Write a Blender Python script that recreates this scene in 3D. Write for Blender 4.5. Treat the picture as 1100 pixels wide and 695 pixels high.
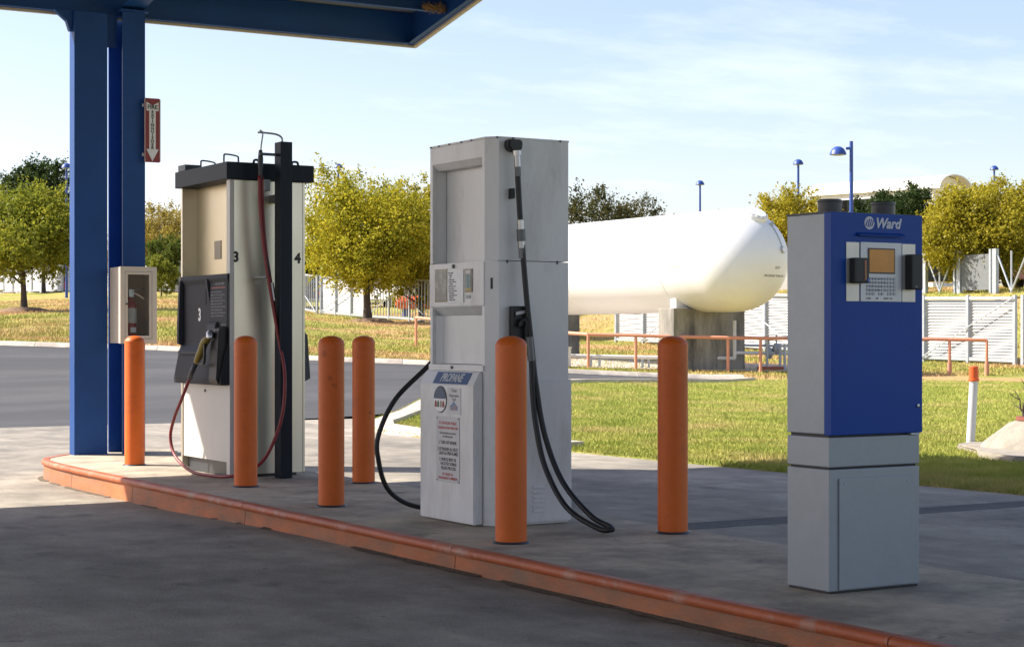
import bpy, bmesh, math, random
import numpy as np
from mathutils import Vector, Matrix
R = math.radians
rnd = random.Random(7)
for o in list(bpy.data.objects): bpy.data.objects.remove(o)
scene = bpy.context.scene
C = scene.collection

# ------------------------------------------------------------------ camera
YAW = R(31.1)                      # the fuel island runs along world Y
cam_d = bpy.data.cameras.new('camera'); cam = bpy.data.objects.new('camera', cam_d); C.objects.link(cam)
cam.location = (0, 0, 1.25); cam.rotation_euler = (R(90), 0, -YAW)
cam_d.sensor_width = 36; cam_d.lens = 36*1930/1100; cam_d.shift_y = 12.5/1100
cam_d.clip_start = .1; cam_d.clip_end = 6000
scene.camera = cam
# ------------------------------------------------------------------ sky and sun
SUN_EL, SUN_AZ = R(40.7), math.atan2(-.9, .735)     # azimuth from +Y towards +X
w = bpy.data.worlds.new('World'); scene.world = w; w.use_nodes = True
nt = w.node_tree; nt.nodes.clear()
def N(nt, t, **k):
    n = nt.nodes.new(t)
    for a, b in k.items(): setattr(n, a, b)
    return n
sky = N(nt, 'ShaderNodeTexSky', sky_type='NISHITA', sun_disc=False, sun_elevation=SUN_EL, sun_rotation=SUN_AZ,
        air_density=1.0, dust_density=1.3, ozone_density=3.2, altitude=200)
tc = N(nt, 'ShaderNodeTexCoord'); sp = N(nt, 'ShaderNodeSeparateXYZ'); nt.links.new(tc.outputs['Generated'], sp.inputs[0])
def M(nt, op, a, b=None, c=None):
    n = N(nt, 'ShaderNodeMath', operation=op)
    for i, v in enumerate((a, b, c)):
        if v is None: continue
        if isinstance(v, (int, float)): n.inputs[i].default_value = v
        else: nt.links.new(v, n.inputs[i])
    return n.outputs[0]
zz = M(nt, 'ADD', M(nt, 'MAXIMUM', sp.outputs[2], 0.0), 0.10)
cx = M(nt, 'DIVIDE', sp.outputs[0], zz); cy = M(nt, 'DIVIDE', sp.outputs[1], zz)
cb = N(nt, 'ShaderNodeCombineXYZ'); nt.links.new(cx, cb.inputs[0]); nt.links.new(cy, cb.inputs[1])
mp = N(nt, 'ShaderNodeMapping'); nt.links.new(cb.outputs[0], mp.inputs[0])
mp.inputs['Location'].default_value = (.75, 1.9, 0); mp.inputs['Rotation'].default_value = (0, 0, R(31)); mp.inputs['Scale'].default_value = (.6, .9, 1)
n1 = N(nt, 'ShaderNodeTexNoise'); n1.inputs['Scale'].default_value = .55; n1.inputs['Detail'].default_value = 3; nt.links.new(mp.outputs[0], n1.inputs['Vector'])
n2 = N(nt, 'ShaderNodeTexNoise'); n2.inputs['Scale'].default_value = 3.4; n2.inputs['Detail'].default_value = 9; n2.inputs['Roughness'].default_value = .62; nt.links.new(mp.outputs[0], n2.inputs['Vector'])
cl = M(nt, 'ADD', M(nt, 'MULTIPLY', n1.outputs[0], 1.15), M(nt, 'MULTIPLY', n2.outputs[0], .62))
mr = N(nt, 'ShaderNodeMapRange'); mr.inputs[1].default_value = .90; mr.inputs[2].default_value = 1.18; nt.links.new(cl, mr.inputs[0])
mask = M(nt, 'MULTIPLY', mr.outputs[0], .3)
mx = N(nt, 'ShaderNodeMix', data_type='RGBA'); nt.links.new(mask, mx.inputs[0]); tn = N(nt, 'ShaderNodeVectorMath', operation='MULTIPLY'); nt.links.new(sky.outputs[0], tn.inputs[0]); tn.inputs[1].default_value = (1.22, 1.02, .97)
nt.links.new(tn.outputs[0], mx.inputs[6]); mx.inputs[7].default_value = (7.6, 7.7, 7.9, 1)
bg = N(nt, 'ShaderNodeBackground'); bg.inputs[1].default_value = .10; nt.links.new(mx.outputs[2], bg.inputs[0])
wo = N(nt, 'ShaderNodeOutputWorld'); nt.links.new(bg.outputs[0], wo.inputs[0])
sd = bpy.data.lights.new('sun', 'SUN'); sd.energy = 4.3; sd.angle = R(.53); sd.color = (1, .93, .82)
so = bpy.data.objects.new('sun', sd); C.objects.link(so)
sv = Vector((math.sin(SUN_AZ)*math.cos(SUN_EL), math.cos(SUN_AZ)*math.cos(SUN_EL), math.sin(SUN_EL)))
so.rotation_euler = sv.to_track_quat('Z', 'Y').to_euler(); so.location = sv*60
vs = scene.view_settings; vs.view_transform = 'Standard'; vs.look = 'None'; vs.exposure = 1.2; vs.gamma = 1; vs.use_curve_mapping = False
scene.render.engine = 'CYCLES'

# ------------------------------------------------------------------ materials
MATS = {}
def mat(name, col, rough=.6, metal=0., var=.12, scale=6., bump=0., bscale=60., col2=None, mix_scale=2., mix_lo=.45, mix_hi=.6,
        spec=.5, coat=0., stretch=(1, 1, 1), spots=0., rvar=0., fine=0.):
    if name in MATS: return MATS[name]
    m = bpy.data.materials.new(name); m.use_nodes = True; t = m.node_tree
    b = t.nodes['Principled BSDF']
    b.inputs['Metallic'].default_value = metal; b.inputs['Roughness'].default_value = rough
    b.inputs['Specular IOR Level'].default_value = spec; b.inputs['Coat Weight'].default_value = coat
    tc = N(t, 'ShaderNodeTexCoord'); oi = N(t, 'ShaderNodeObjectInfo')
    add = N(t, 'ShaderNodeVectorMath', operation='ADD')
    sc = M(t, 'MULTIPLY', oi.outputs['Random'], 37.0)
    t.links.new(tc.outputs['Object'], add.inputs[0]); t.links.new(sc, add.inputs[1])
    mpn = N(t, 'ShaderNodeMapping'); mpn.inputs['Scale'].default_value = stretch; t.links.new(add.outputs[0], mpn.inputs[0])
    vec = mpn.outputs[0]
    n1 = N(t, 'ShaderNodeTexNoise'); n1.inputs['Scale'].default_value = scale; n1.inputs['Detail'].default_value = 6; n1.inputs['Roughness'].default_value = .65
    t.links.new(vec, n1.inputs['Vector'])
    base = N(t, 'ShaderNodeMix', data_type='RGBA'); base.inputs[6].default_value = (*col, 1); base.inputs[7].default_value = (*(col2 or col), 1)
    if col2:
        n2 = N(t, 'ShaderNodeTexNoise'); n2.inputs['Scale'].default_value = mix_scale; n2.inputs['Detail'].default_value = 8; n2.inputs['Roughness'].default_value = .7
        t.links.new(vec, n2.inputs['Vector'])
        r = N(t, 'ShaderNodeMapRange'); r.inputs[1].default_value = mix_lo; r.inputs[2].default_value = mix_hi; t.links.new(n2.outputs[0], r.inputs[0])
        t.links.new(r.outputs[0], base.inputs[0])
    else: base.inputs[0].default_value = 0
    v = M(t, 'ADD', M(t, 'MULTIPLY', M(t, 'SUBTRACT', n1.outputs[0], .5), 2*var*2), 1.0)
    if fine:
        n3 = N(t, 'ShaderNodeTexNoise'); n3.inputs['Scale'].default_value = 75; n3.inputs['Detail'].default_value = 3; t.links.new(vec, n3.inputs['Vector'])
        v = M(t, 'ADD', v, M(t, 'MULTIPLY', M(t, 'SUBTRACT', n3.outputs[0], .5), fine*2))
    if spots:
        for sc_, lo_, hi_ in ((1.7, .62, .72), (9., .66, .72)):
            n4 = N(t, 'ShaderNodeTexNoise'); n4.inputs['Scale'].default_value = sc_; n4.inputs['Detail'].default_value = 5; n4.inputs['Roughness'].default_value = .6; t.links.new(vec, n4.inputs['Vector'])
            r4 = N(t, 'ShaderNodeMapRange'); r4.inputs[1].default_value = lo_; r4.inputs[2].default_value = hi_; r4.inputs[3].default_value = 1; r4.inputs[4].default_value = 1-spots; t.links.new(n4.outputs[0], r4.inputs[0])
            v = M(t, 'MULTIPLY', v, r4.outputs[0])
    vm = N(t, 'ShaderNodeVectorMath', operation='SCALE'); t.links.new(base.outputs[2], vm.inputs[0]); t.links.new(v, vm.inputs['Scale'])
    t.links.new(vm.outputs[0], b.inputs['Base Color'])
    if rvar:
        t.links.new(M(t, 'ADD', M(t, 'MULTIPLY', M(t, 'SUBTRACT', n1.outputs[0], .5), rvar*3), rough), b.inputs['Roughness'])
    if bump:
        nb = N(t, 'ShaderNodeTexNoise'); nb.inputs['Scale'].default_value = bscale; nb.inputs['Detail'].default_value = 4; t.links.new(vec, nb.inputs['Vector'])
        bn = N(t, 'ShaderNodeBump'); bn.inputs['Strength'].default_value = bump; bn.inputs['Distance'].default_value = .01
        t.links.new(nb.outputs[0], bn.inputs['Height']); t.links.new(bn.outputs[0], b.inputs['Normal'])
    MATS[name] = m; return m
def glass_mat(name, col, trans=.85, rough=.03):
    if name in MATS: return MATS[name]
    m = bpy.data.materials.new(name); m.use_nodes = True; t = m.node_tree; b = t.nodes['Principled BSDF']
    b.inputs['Base Color'].default_value = (*col, 1); b.inputs['Roughness'].default_value = rough
    tr = N(t, 'ShaderNodeBsdfTransparent'); tr.inputs[0].default_value = (.9, .92, .92, 1)
    mx = N(t, 'ShaderNodeMixShader'); mx.inputs[0].default_value = trans
    t.links.new(b.outputs[0], mx.inputs[1]); t.links.new(tr.outputs[0], mx.inputs[2]); t.links.new(mx.outputs[0], t.nodes['Material Output'].inputs[0])
    MATS[name] = m; return m
def leaf_mat(name, c1, c2, c3):
    m = bpy.data.materials.new(name); m.use_nodes = True; t = m.node_tree; t.nodes.remove(t.nodes['Principled BSDF'])
    at = N(t, 'ShaderNodeAttribute', attribute_name='tint')
    cr = N(t, 'ShaderNodeValToRGB'); e = cr.color_ramp.elements
    e[0].position = .1; e[0].color = (*c1, 1); e[1].position = .9; e[1].color = (*c3, 1); k = e.new(.5); k.color = (*c2, 1)
    t.links.new(at.outputs['Fac'], cr.inputs[0])
    d = N(t, 'ShaderNodeBsdfDiffuse'); tl = N(t, 'ShaderNodeBsdfTranslucent'); g = N(t, 'ShaderNodeBsdfGlossy'); g.inputs['Roughness'].default_value = .45
    for s in (d, tl): t.links.new(cr.outputs[0], s.inputs[0])
    m1 = N(t, 'ShaderNodeMixShader'); m1.inputs[0].default_value = .48; t.links.new(d.outputs[0], m1.inputs[1]); t.links.new(tl.outputs[0], m1.inputs[2])
    m2 = N(t, 'ShaderNodeMixShader'); m2.inputs[0].default_value = .012; t.links.new(m1.outputs[0], m2.inputs[1]); t.links.new(g.outputs[0], m2.inputs[2])
    t.links.new(m2.outputs[0], t.nodes['Material Output'].inputs[0]); return m

concrete = mat('concrete', (.38, .335, .27), .85, var=.26, scale=3.6, bump=.35, bscale=70, col2=(.165, .148, .122), mix_scale=.8, mix_lo=.36, mix_hi=.66, fine=.22, stretch=(1, .7, 1), spots=.45)
isl_conc = mat('island_concrete', (.52, .44, .33), .85, var=.2, scale=5, bump=.35, bscale=80, col2=(.27, .23, .18), mix_scale=1.3, mix_lo=.42, mix_hi=.62, fine=.14, spots=.45)
asphalt = mat('asphalt', (.050, .050, .053), .9, var=.14, scale=.8, bump=.5, bscale=90, col2=(.075, .074, .074), mix_scale=.35, fine=.2, stretch=(.35, 1, 1), spots=.25)
kerb_c = mat('kerb_concrete', (.58, .51, .42), .85, var=.15, scale=3, bump=.3, col2=(.40, .35, .29), mix_scale=1.2, fine=.1)
kerb_paint = mat('kerb_orange_paint', (.44, .105, .032), .55, var=.15, scale=5, bump=.25, bscale=50, col2=(.46, .30, .22), mix_scale=4.5, mix_lo=.50, mix_hi=.70, fine=.06)
kerb_face = mat('kerb_face_paint', (.46, .14, .045), .7, var=.25, scale=4, bump=.3, bscale=50, col2=(.23, .135, .08), mix_scale=2.6, mix_lo=.42, mix_hi=.66, fine=.08, stretch=(1, .6, 1.6))
orange = mat('bollard_orange', (.66, .125, .005), .5, var=.10, scale=4, bump=.06, bscale=40, col2=(.48, .085, .008), mix_scale=4, mix_lo=.55, mix_hi=.72, fine=.06, spots=.28)
rail_or = mat('rail_orange', (.62, .27, .17), .6, var=.1)
blue = mat('steel_blue_paint', (.013, .068, .25), .45, var=.06, scale=3, bump=.05, bscale=25, spec=.25, col2=(.011, .058, .21), mix_scale=1.5)
cream = mat('drip_trim_cream', (.50, .43, .32), .6)
deckm = mat('deck_metal', (.32, .34, .38), .5, metal=.2)
white = mat('white_enamel', (.68, .69, .69), .38, var=.06, scale=3, bump=.03, bscale=20, col2=(.52, .515, .50), mix_scale=3.5, mix_lo=.5, mix_hi=.74, fine=.03, stretch=(1, 1, .3), spots=.14)
white2 = mat('white_panel', (.55, .54, .51), .4, var=.04, scale=3)
stain = mat('brushed_stainless', (.68, .63, .52), .38, metal=.95, var=.05, scale=7, bump=.02, bscale=9, stretch=(1, 1, .12), rvar=.10)
stain2 = mat('dull_stainless', (.54, .47, .33), .34, metal=.92, var=.08, scale=2, bump=.05, bscale=6, rvar=.08)
darkg = mat('charcoal_metal', (.035, .040, .048), .42, var=.08, scale=5)
conso = mat('console_plastic', (.022, .025, .031), .6, spec=.2, var=.08, scale=6, bump=.04, bscale=150)
conso2 = mat('console_plastic_grey', (.045, .05, .062), .6, spec=.2, var=.08, scale=6)
black = mat('black_rubber', (.012, .012, .013), .5, var=.1)
redhose = mat('red_hose', (.20, .012, .016), .42, var=.15, scale=12)
olive = mat('nozzle_olive', (.20, .15, .02), .45)
chrome = mat('chrome', (.42, .42, .43), .32, metal=1)
steel = mat('galvanised', (.42, .45, .48), .5, metal=.45, var=.12, scale=8)
ksil = mat('kiosk_silver', (.29, .325, .36), .42, metal=.35, var=.05, scale=10, bump=.03, bscale=120, fine=.03)
kblue = mat('kiosk_blue', (.004, .056, .31), .36, var=.05, scale=3, spec=.2)
plate = mat('keypad_plate', (.50, .52, .55), .4, metal=.3, var=.03)
lwhite = mat('print_white', (.8, .8, .8), .5, var=.02)
lblack = mat('print_black', (.02, .02, .02), .5, var=.02)
lred = mat('print_red', (.45, .04, .03), .5, var=.02)
lgrey = mat('print_grey', (.30, .32, .35), .5, var=.02)
pblue = mat('placard_blue', (.028, .07, .18), .45, var=.05)
sgrey = mat('sign_grey', (.55, .56, .57), .45, var=.05, scale=10)
sred = mat('sign_red', (.25, .025, .02), .4, var=.1, scale=14)
tankw = mat('tank_white', (.79, .79, .80), .38, var=.03, scale=.6, bump=.03, bscale=4, col2=(.73, .72, .71), mix_scale=.5, mix_lo=.5, mix_hi=.8)
pierm = mat('pier_concrete', (.30, .28, .24), .9, var=.2, scale=1.5, bump=.4, bscale=30, col2=(.09, .085, .08), mix_scale=1.6, mix_lo=.45, mix_hi=.68, stretch=(1, 1, .22), fine=.1)
louv = mat('louver_white', (.60, .60, .59), .5, var=.04)
gravel = mat('gravel', (.50, .44, .38), .95, var=.25, scale=6, bump=1., bscale=25, fine=.3)
bark = mat('bark', (.075, .058, .045), .9, var=.3, scale=8, bump=.6, bscale=20)
mulch = mat('mulch', (.24, .15, .09), .95, var=.3, scale=8, bump=1., bscale=30)
boxm = mat('cabinet_paint', (.62, .55, .46), .5, var=.08, scale=5, col2=(.42, .22, .12), mix_scale=8, mix_lo=.66, mix_hi=.76)
boxin = mat('cabinet_back', (.34, .25, .17), .7, var=.12)
exred = mat('extinguisher_red', (.35, .02, .02), .3)
straw = mat('nest_straw', (.36, .22, .10), .95, var=.3)
lampb = mat('lamp_blue', (.025, .07, .30), .4, var=.05)
glassd = mat('car_glass', (.02, .022, .025), .16, var=.02)
tyre = mat('tyre', (.015, .015, .015), .85)
orangetank = mat('orange_tank', (.75, .12, .03), .4, var=.05)

# ------------------------------------------------------------------ mesh helpers (all given in world metres)
ROOT = {}
def mesh_from(bm, name):
    bmesh.ops.recalc_face_normals(bm, faces=bm.faces[:])
    me = bpy.data.meshes.new(name); bm.to_mesh(me); bm.free(); return me
def obj(name, geo, m, parent=None, smooth=False, kind=None, label=None):
    me = geo if isinstance(geo, bpy.types.Mesh) else mesh_from(geo, name)
    me.materials.clear(); me.materials.append(m)
    if smooth is True:
        me.shade_smooth()
    elif smooth:
        me.shade_smooth(); me.set_sharp_from_angle(angle=R(smooth))
    o = bpy.data.objects.new(name, me); C.objects.link(o)
    if parent:
        o.parent = parent; b = ROOT[parent.name]; me.transform(Matrix.Translation(-b)); ROOT[o.name] = b
    else: ROOT[o.name] = Vector((0, 0, 0))
    if kind: o['kind'] = kind
    if label: o['label'] = label
    return o
def thing(name, label, cat, loc, group=None):
    o = bpy.data.objects.new(name, None); C.objects.link(o); o.location = loc; o.empty_display_size = .2
    ROOT[o.name] = Vector(loc); o['label'] = label; o['category'] = cat
    if group: o['group'] = group
    return o
def tag(o, label, cat, group=None):
    o['label'] = label; o['category'] = cat
    if group: o['group'] = group
    return o
def dup(root, loc, label, rotz=None):
    r = root.copy(); C.objects.link(r); r.location = loc; r['label'] = label
    if rotz is not None: r.rotation_euler.z = rotz
    for ch in root.children:
        c = ch.copy(); C.objects.link(c); c.parent = r
        for g in ch.children:
            d = g.copy(); C.objects.link(d); d.parent = c
    return r
def B(): return bmesh.new()
def box(bm, x0, x1, y0, y1, z0, z1, bev=0.):
    r = bmesh.ops.create_cube(bm, size=1)
    vs = r['verts']
    for v in vs:
        v.co = Vector((x0+(v.co.x+.5)*(x1-x0), y0+(v.co.y+.5)*(y1-y0), z0+(v.co.z+.5)*(z1-z0)))
    if bev:
        es = list({e for v in vs for e in v.link_edges})
        bmesh.ops.bevel(bm, geom=es, offset=bev, segments=2, affect='EDGES', profile=.6)
    return bm
def bx(*a, bev=0.): return box(B(), *a, bev=bev)
def frame_of(d):
    d = d.normalized(); up = Vector((0, 0, 1)) if abs(d.z) < .95 else Vector((1, 0, 0))
    a = d.cross(up).normalized(); return a, d.cross(a).normalized()
def tube(bm, pts, rad, seg=10, cap=True):
    pts = [Vector(p) for p in pts]; n = len(pts); rings = []; a = None
    for i, p in enumerate(pts):
        d = (pts[min(i+1, n-1)]-pts[max(i-1, 0)])
        if a is None: a, b = frame_of(d)
        else:
            d.normalize(); a = (a-d*a.dot(d)).normalized(); b = d.cross(a).normalized()
        r = rad[i] if hasattr(rad, '__len__') else rad
        rings.append([bm.verts.new(p+a*r*math.cos(2*math.pi*k/seg)+b*r*math.sin(2*math.pi*k/seg)) for k in range(seg)])
    for i in range(n-1):
        for k in range(seg):
            bm.faces.new((rings[i][k], rings[i][(k+1) % seg], rings[i+1][(k+1) % seg], rings[i+1][k]))
    if cap:
        bm.faces.new(rings[0][::-1]); bm.faces.new(rings[-1])
    return bm
def spline(pts, n=8):
    pts = [Vector(p) for p in pts]; out = []
    P = [pts[0]*2-pts[1]]+pts+[pts[-1]*2-pts[-2]]
    for i in range(1, len(P)-2):
        for k in range(n):
            t = k/n; a, b, c, d = P[i-1:i+3]
            out.append(.5*((2*b)+(c-a)*t+(2*a-5*b+4*c-d)*t*t+(3*b-a-3*c+d)*t**3))
    out.append(pts[-1]); return out
def lathe(bm, prof, origin, axis='z', seg=24):
    o = Vector(origin); rings = []
    def P(r, h, a):
        x, y = r*math.cos(a), r*math.sin(a)
        return o+(Vector((x, y, h)) if axis == 'z' else Vector((x, h, y)) if axis == 'y' else Vector((h, x, y)))
    for r, h in prof:
        rings.append([bm.verts.new(P(0, h, 0))] if r < 1e-5 else [bm.verts.new(P(r, h, 2*math.pi*k/seg)) for k in range(seg)])
    for A, Bq in zip(rings, rings[1:]):
        for k in range(seg):
            k2 = (k+1) % seg
            if len(A) == 1 and len(Bq) == 1: continue
            if len(A) == 1: bm.faces.new((A[0], Bq[k2], Bq[k]))
            elif len(Bq) == 1: bm.faces.new((A[k], A[k2], Bq[0]))
            else: bm.faces.new((A[k], A[k2], Bq[k2], Bq[k]))
    for Rg in (rings[0], rings[-1]):
        if len(Rg) > 1: bm.faces.new(Rg)
    return bm
def prism(bm, poly, axis, a, b, bev=0.):
    """poly in the two other axes: axis 'y' -> (x,z); 'x' -> (y,z); 'z' -> (x,y)"""
    def P(u, v, t): return (u, t, v) if axis == 'y' else (t, u, v) if axis == 'x' else (u, v, t)
    A = [bm.verts.new(P(u, v, a)) for u, v in poly]; Bq = [bm.verts.new(P(u, v, b)) for u, v in poly]
    n = len(poly); fs = [bm.faces.new(A), bm.faces.new(Bq[::-1])]
    for i in range(n): fs.append(bm.faces.new((A[i], A[(i+1) % n], Bq[(i+1) % n], Bq[i])))
    if bev:
        bmesh.ops.bevel(bm, geom=list({e for f in fs for e in f.edges}), offset=bev, segments=2, affect='EDGES')
    return bm
def text(lines, origin, face, depth=.0012, align='LEFT'):
    """lines: (string, dx, dz, size[, xscale]); face '-q' faces -Y (reads along +X), '-p' faces -X (reads along -Y). Returns one mesh."""
    bm = B()
    for L in lines:
        s, dx, dz, size = L[:4]; xs = L[4] if len(L) > 4 else 1.
        cu = bpy.data.curves.new('t', 'FONT'); cu.body = s; cu.size = size; cu.extrude = depth; cu.align_x = align; cu.resolution_u = 3
        if len(L) > 5: cu.offset = L[5]
        if len(L) > 6: cu.shear = L[6]
        o = bpy.data.objects.new('t', cu); C.objects.link(o)
        me = bpy.data.meshes.new_from_object(o.evaluated_get(bpy.context.evaluated_depsgraph_get()))
        bpy.data.objects.remove(o); bpy.data.curves.remove(cu)
        for v in me.vertices: v.co.x = v.co.x*xs+dx; v.co.y += dz
        bm.from_mesh(me); bpy.data.meshes.remove(me)
    O = Vector(origin)
    for v in bm.verts:
        x, y, z = v.co
        v.co = O+(Vector((x, -z, y)) if face == '-q' else Vector((-z, -x, y)))
    me = bpy.data.meshes.new('lettering'); bm.to_mesh(me); bm.free(); return me
cA, sA = math.cos(YAW), math.sin(YAW)
def site(X, Y):                    # metres right of / ahead of the surveyor -> site coordinates
    return X*cA+Y*sA, -X*sA+Y*cA
def ray(x, Y):                     # bearing column and distance -> site coordinates
    return site((x-550)/1930*Y, Y)
def ss(a, b, x):
    t = np.clip((x-a)/(b-a), 0, 1); return t*t*(3-2*t)

# ------------------------------------------------------------------ terrain
XC = np.array([-600, 0, 180, 345, 395, 460, 606, 690, 770, 845, 990, 1098, 1700.])
Z44 = np.interp(XC, [-600, 0, 200, 330, 460, 610, 790, 1700], [1.3, .98, .84, .61, .50, .29, .05, .05])
Z52 = np.interp(XC, [-600, 0, 200, 330, 460, 610, 790, 1700], [1.6, 1.25, 1.1, .78, .56, .31, .22, .2])
ZF = np.array([6, 5.1, 4.35, 2.45, 2.15, 1.9, 1.0, .85, .72, .55, .30, .22, .1])
ZP = np.array([6.2, 5.3, 4.6, 3.0, 2.7, 2.6, 2.4, 2.6, 2.8, 3.0, 3.05, 3.05, 3.])
ZQ = np.array([7, 6, 5.2, 4.5, 4.4, 4.4, 4.2, 4.0, 4.0, 4.0, 4.0, 4.0, 4.])
def terr(p, q):
    p = np.asarray(p, float); q = np.asarray(q, float)
    X = p*cA-q*sA; Y = np.maximum(p*sA+q*cA, 1e-3)
    x = np.clip(550+1930*X/Y, -600, 1700)
    Yf = np.minimum(45.5/np.maximum((x-550)/1930*cA+sA, .26), 175)
    rows = [26*np.ones_like(Y), 44*np.ones_like(Y), 52*np.ones_like(Y), Yf-1.5, Yf+1.5, Yf+14, Yf+40, 420*np.ones_like(Y), 2500*np.ones_like(Y)]
    zs = [0*Y, np.interp(x, XC, Z44), np.interp(x, XC, Z52), np.interp(x, XC, ZF), np.interp(x, XC, ZF)+.03, np.interp(x, XC, ZP), np.interp(x, XC, ZQ), 9+0*Y, 12+0*Y]
    z = 0*Y
    for k in range(len(rows)-1):
        f = np.clip((Y-rows[k])/(rows[k+1]-rows[k]), 0, 1)
        z = np.where(Y > rows[k], zs[k]*(1-f)+zs[k+1]*f, z)
    return z
def T(p, q): return float(terr(p, q))
def drive(p, q):
    return -.05*ss(10, 13.5, np.asarray(q, float))*(1-ss(19, 23, np.asarray(q, float)))*(1-ss(4.7, 6.2, np.asarray(p, float)))
def grid_mesh(P, Qm, Z, name):
    n, m = P.shape; me = bpy.data.meshes.new(name)
    co = np.stack([P, Qm, Z], -1).reshape(-1, 3)
    i = np.arange(n*m).reshape(n, m); f = np.stack([i[:-1, :-1], i[1:, :-1], i[1:, 1:], i[:-1, 1:]], -1).reshape(-1, 4)
    me.from_pydata(co.tolist(), [], f.tolist()); me.update()
    if me.polygons[len(me.polygons)//2].normal.z < 0: me.flip_normals()
    return me
def resample(poly, n):
    a = np.array(poly, float); d = np.r_[0, np.cumsum(np.hypot(*np.diff(a, axis=0).T))]; t = np.linspace(0, d[-1], n)
    return np.stack([np.interp(t, d, a[:, 0]), np.interp(t, d, a[:, 1])], -1)
def strip(A, Bq, n, m, zf, name):
    a, b = resample(A, n), resample(Bq, n); t = np.linspace(0, 1, m)[None, :, None]
    if name == 'lawn': t = np.concatenate([[[[0]], [[.0004]], [[.002]]], t[:, 1:].transpose(1, 0, 2)[:, :, None, 0]], 0).reshape(1, -1, 1)
    g = a[:, None]*(1-t)+b[:, None]*t
    return grid_mesh(g[..., 0], g[..., 1], zf(g[..., 0], g[..., 1]), name)
# boundaries (site plan)
NOSE = [(10.35, 20.2), (10.55, 21.4), (11.1, 22.5), (11.9, 23.6), (12.9, 24.8), (15.0, 27.8), (17.5, 30.6), (21.5, 33.2), (24.6, 34.4), (28.6, 36.2)]   # kerb of the grass island, road side
FAR = [(-70, 93), (-8, 56), (12, 44.15), (15.9, 41.8), (18.4, 40.25), (20.97, 38.75), (23.9, 37.2), (28.9, 36.3)]                                     # far kerb of the road
ISL_NEAR = [(10.75, -30), (10.7, 9), (10.5, 14), (10.35, 20.2)]
def ground_material(name, green, yel, dry, dscale, lo, hi):
    m = bpy.data.materials.new(name); m.use_nodes = True; t = m.node_tree; b = t.nodes['Principled BSDF']; b.inputs['Roughness'].default_value = .95; b.inputs['Specular IOR Level'].default_value = .1
    tc = N(t, 'ShaderNodeTexCoord')
    def nz(s, d=6, r=.6):
        n = N(t, 'ShaderNodeTexNoise'); n.inputs['Scale'].default_value = s; n.inputs['Detail'].default_value = d; n.inputs['Roughness'].default_value = r
        t.links.new(tc.outputs['Object'], n.inputs['Vector']); return n.outputs[0]
    a = N(t, 'ShaderNodeMix', data_type='RGBA'); a.inputs[6].default_value = (*green, 1); a.inputs[7].default_value = (*yel, 1)
    r1 = N(t, 'ShaderNodeMapRange'); r1.inputs[1].default_value = .38; r1.inputs[2].default_value = .62; t.links.new(nz(1.3, 8, .7), r1.inputs[0]); t.links.new(r1.outputs[0], a.inputs[0])
    c = N(t, 'ShaderNodeMix', data_type='RGBA'); t.links.new(a.outputs[2], c.inputs[6]); c.inputs[7].default_value = (*dry, 1)
    r2 = N(t, 'ShaderNodeMapRange'); r2.inputs[1].default_value = lo; r2.inputs[2].default_value = hi; t.links.new(nz(dscale, 7, .65), r2.inputs[0]); t.links.new(r2.outputs[0], c.inputs[0])
    v = M(t, 'ADD', M(t, 'MULTIPLY', nz(18, 5, .75), .6), .72)
    s = N(t, 'ShaderNodeVectorMath', operation='SCALE'); t.links.new(c.outputs[2], s.inputs[0]); t.links.new(v, s.inputs['Scale']); t.links.new(s.outputs[0], b.inputs['Base Color'])
    bn = N(t, 'ShaderNodeBump'); bn.inputs['Strength'].default_value = .8; bn.inputs['Distance'].default_value = .05; t.links.new(nz(30, 5, .8), bn.inputs['Height']); t.links.new(bn.outputs[0], b.inputs['Normal'])
    MATS[name] = m; return m
lawn = ground_material('lawn', (.21, .26, .045), (.43, .41, .11), (.55, .42, .19), .5, .50, .70)
bankm = ground_material('bank_grass', (.22, .25, .05), (.46, .40, .11), (.52, .34, .16), .16, .46, .60)
blade_lawn = ground_material('lawn_blades', (.32, .39, .07), (.60, .58, .16), (.66, .54, .24), .5, .50, .70)
blade_bank = ground_material('bank_blades', (.28, .32, .07), (.58, .51, .15), (.66, .44, .22), .16, .46, .60)
ax = lambda lo, a, b, hi, st: np.r_[np.linspace(lo, a, 14)[:-1], np.arange(a, b, st), np.linspace(b, hi, 14)]
gp, gq = np.meshgrid(ax(-2600, -70, 120, 2600, 1.25), ax(-2600, -60, 190, 2600, 1.25), indexing='ij')
def in_poly(px, py, poly):
    c = np.zeros(px.shape, bool); n = len(poly)
    for i in range(n):
        x0, y0 = poly[i]; x1, y1 = poly[(i+1) % n]
        k = ((y0 > py) != (y1 > py)) & (px < (x1-x0)*(py-y0)/((y1-y0)+1e-12)+x0); c ^= k
    return c
paved = [(-70, -60), (40, -60), (30, 6), (29, 35)]+FAR[::-1]
gz = terr(gp, gq)-.012
gz = np.where(in_poly(gp, gq, paved), gz-.10, gz)
gz = gz+np.where(gp*sA+gq*cA > 52, .04*np.sin(gp*1.3)*np.sin(gq*.9+gp*.4), 0)
g = obj('ground', grid_mesh(gp, gq, gz, 'ground'), bankm, smooth=True); g['kind'] = 'structure'
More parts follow.
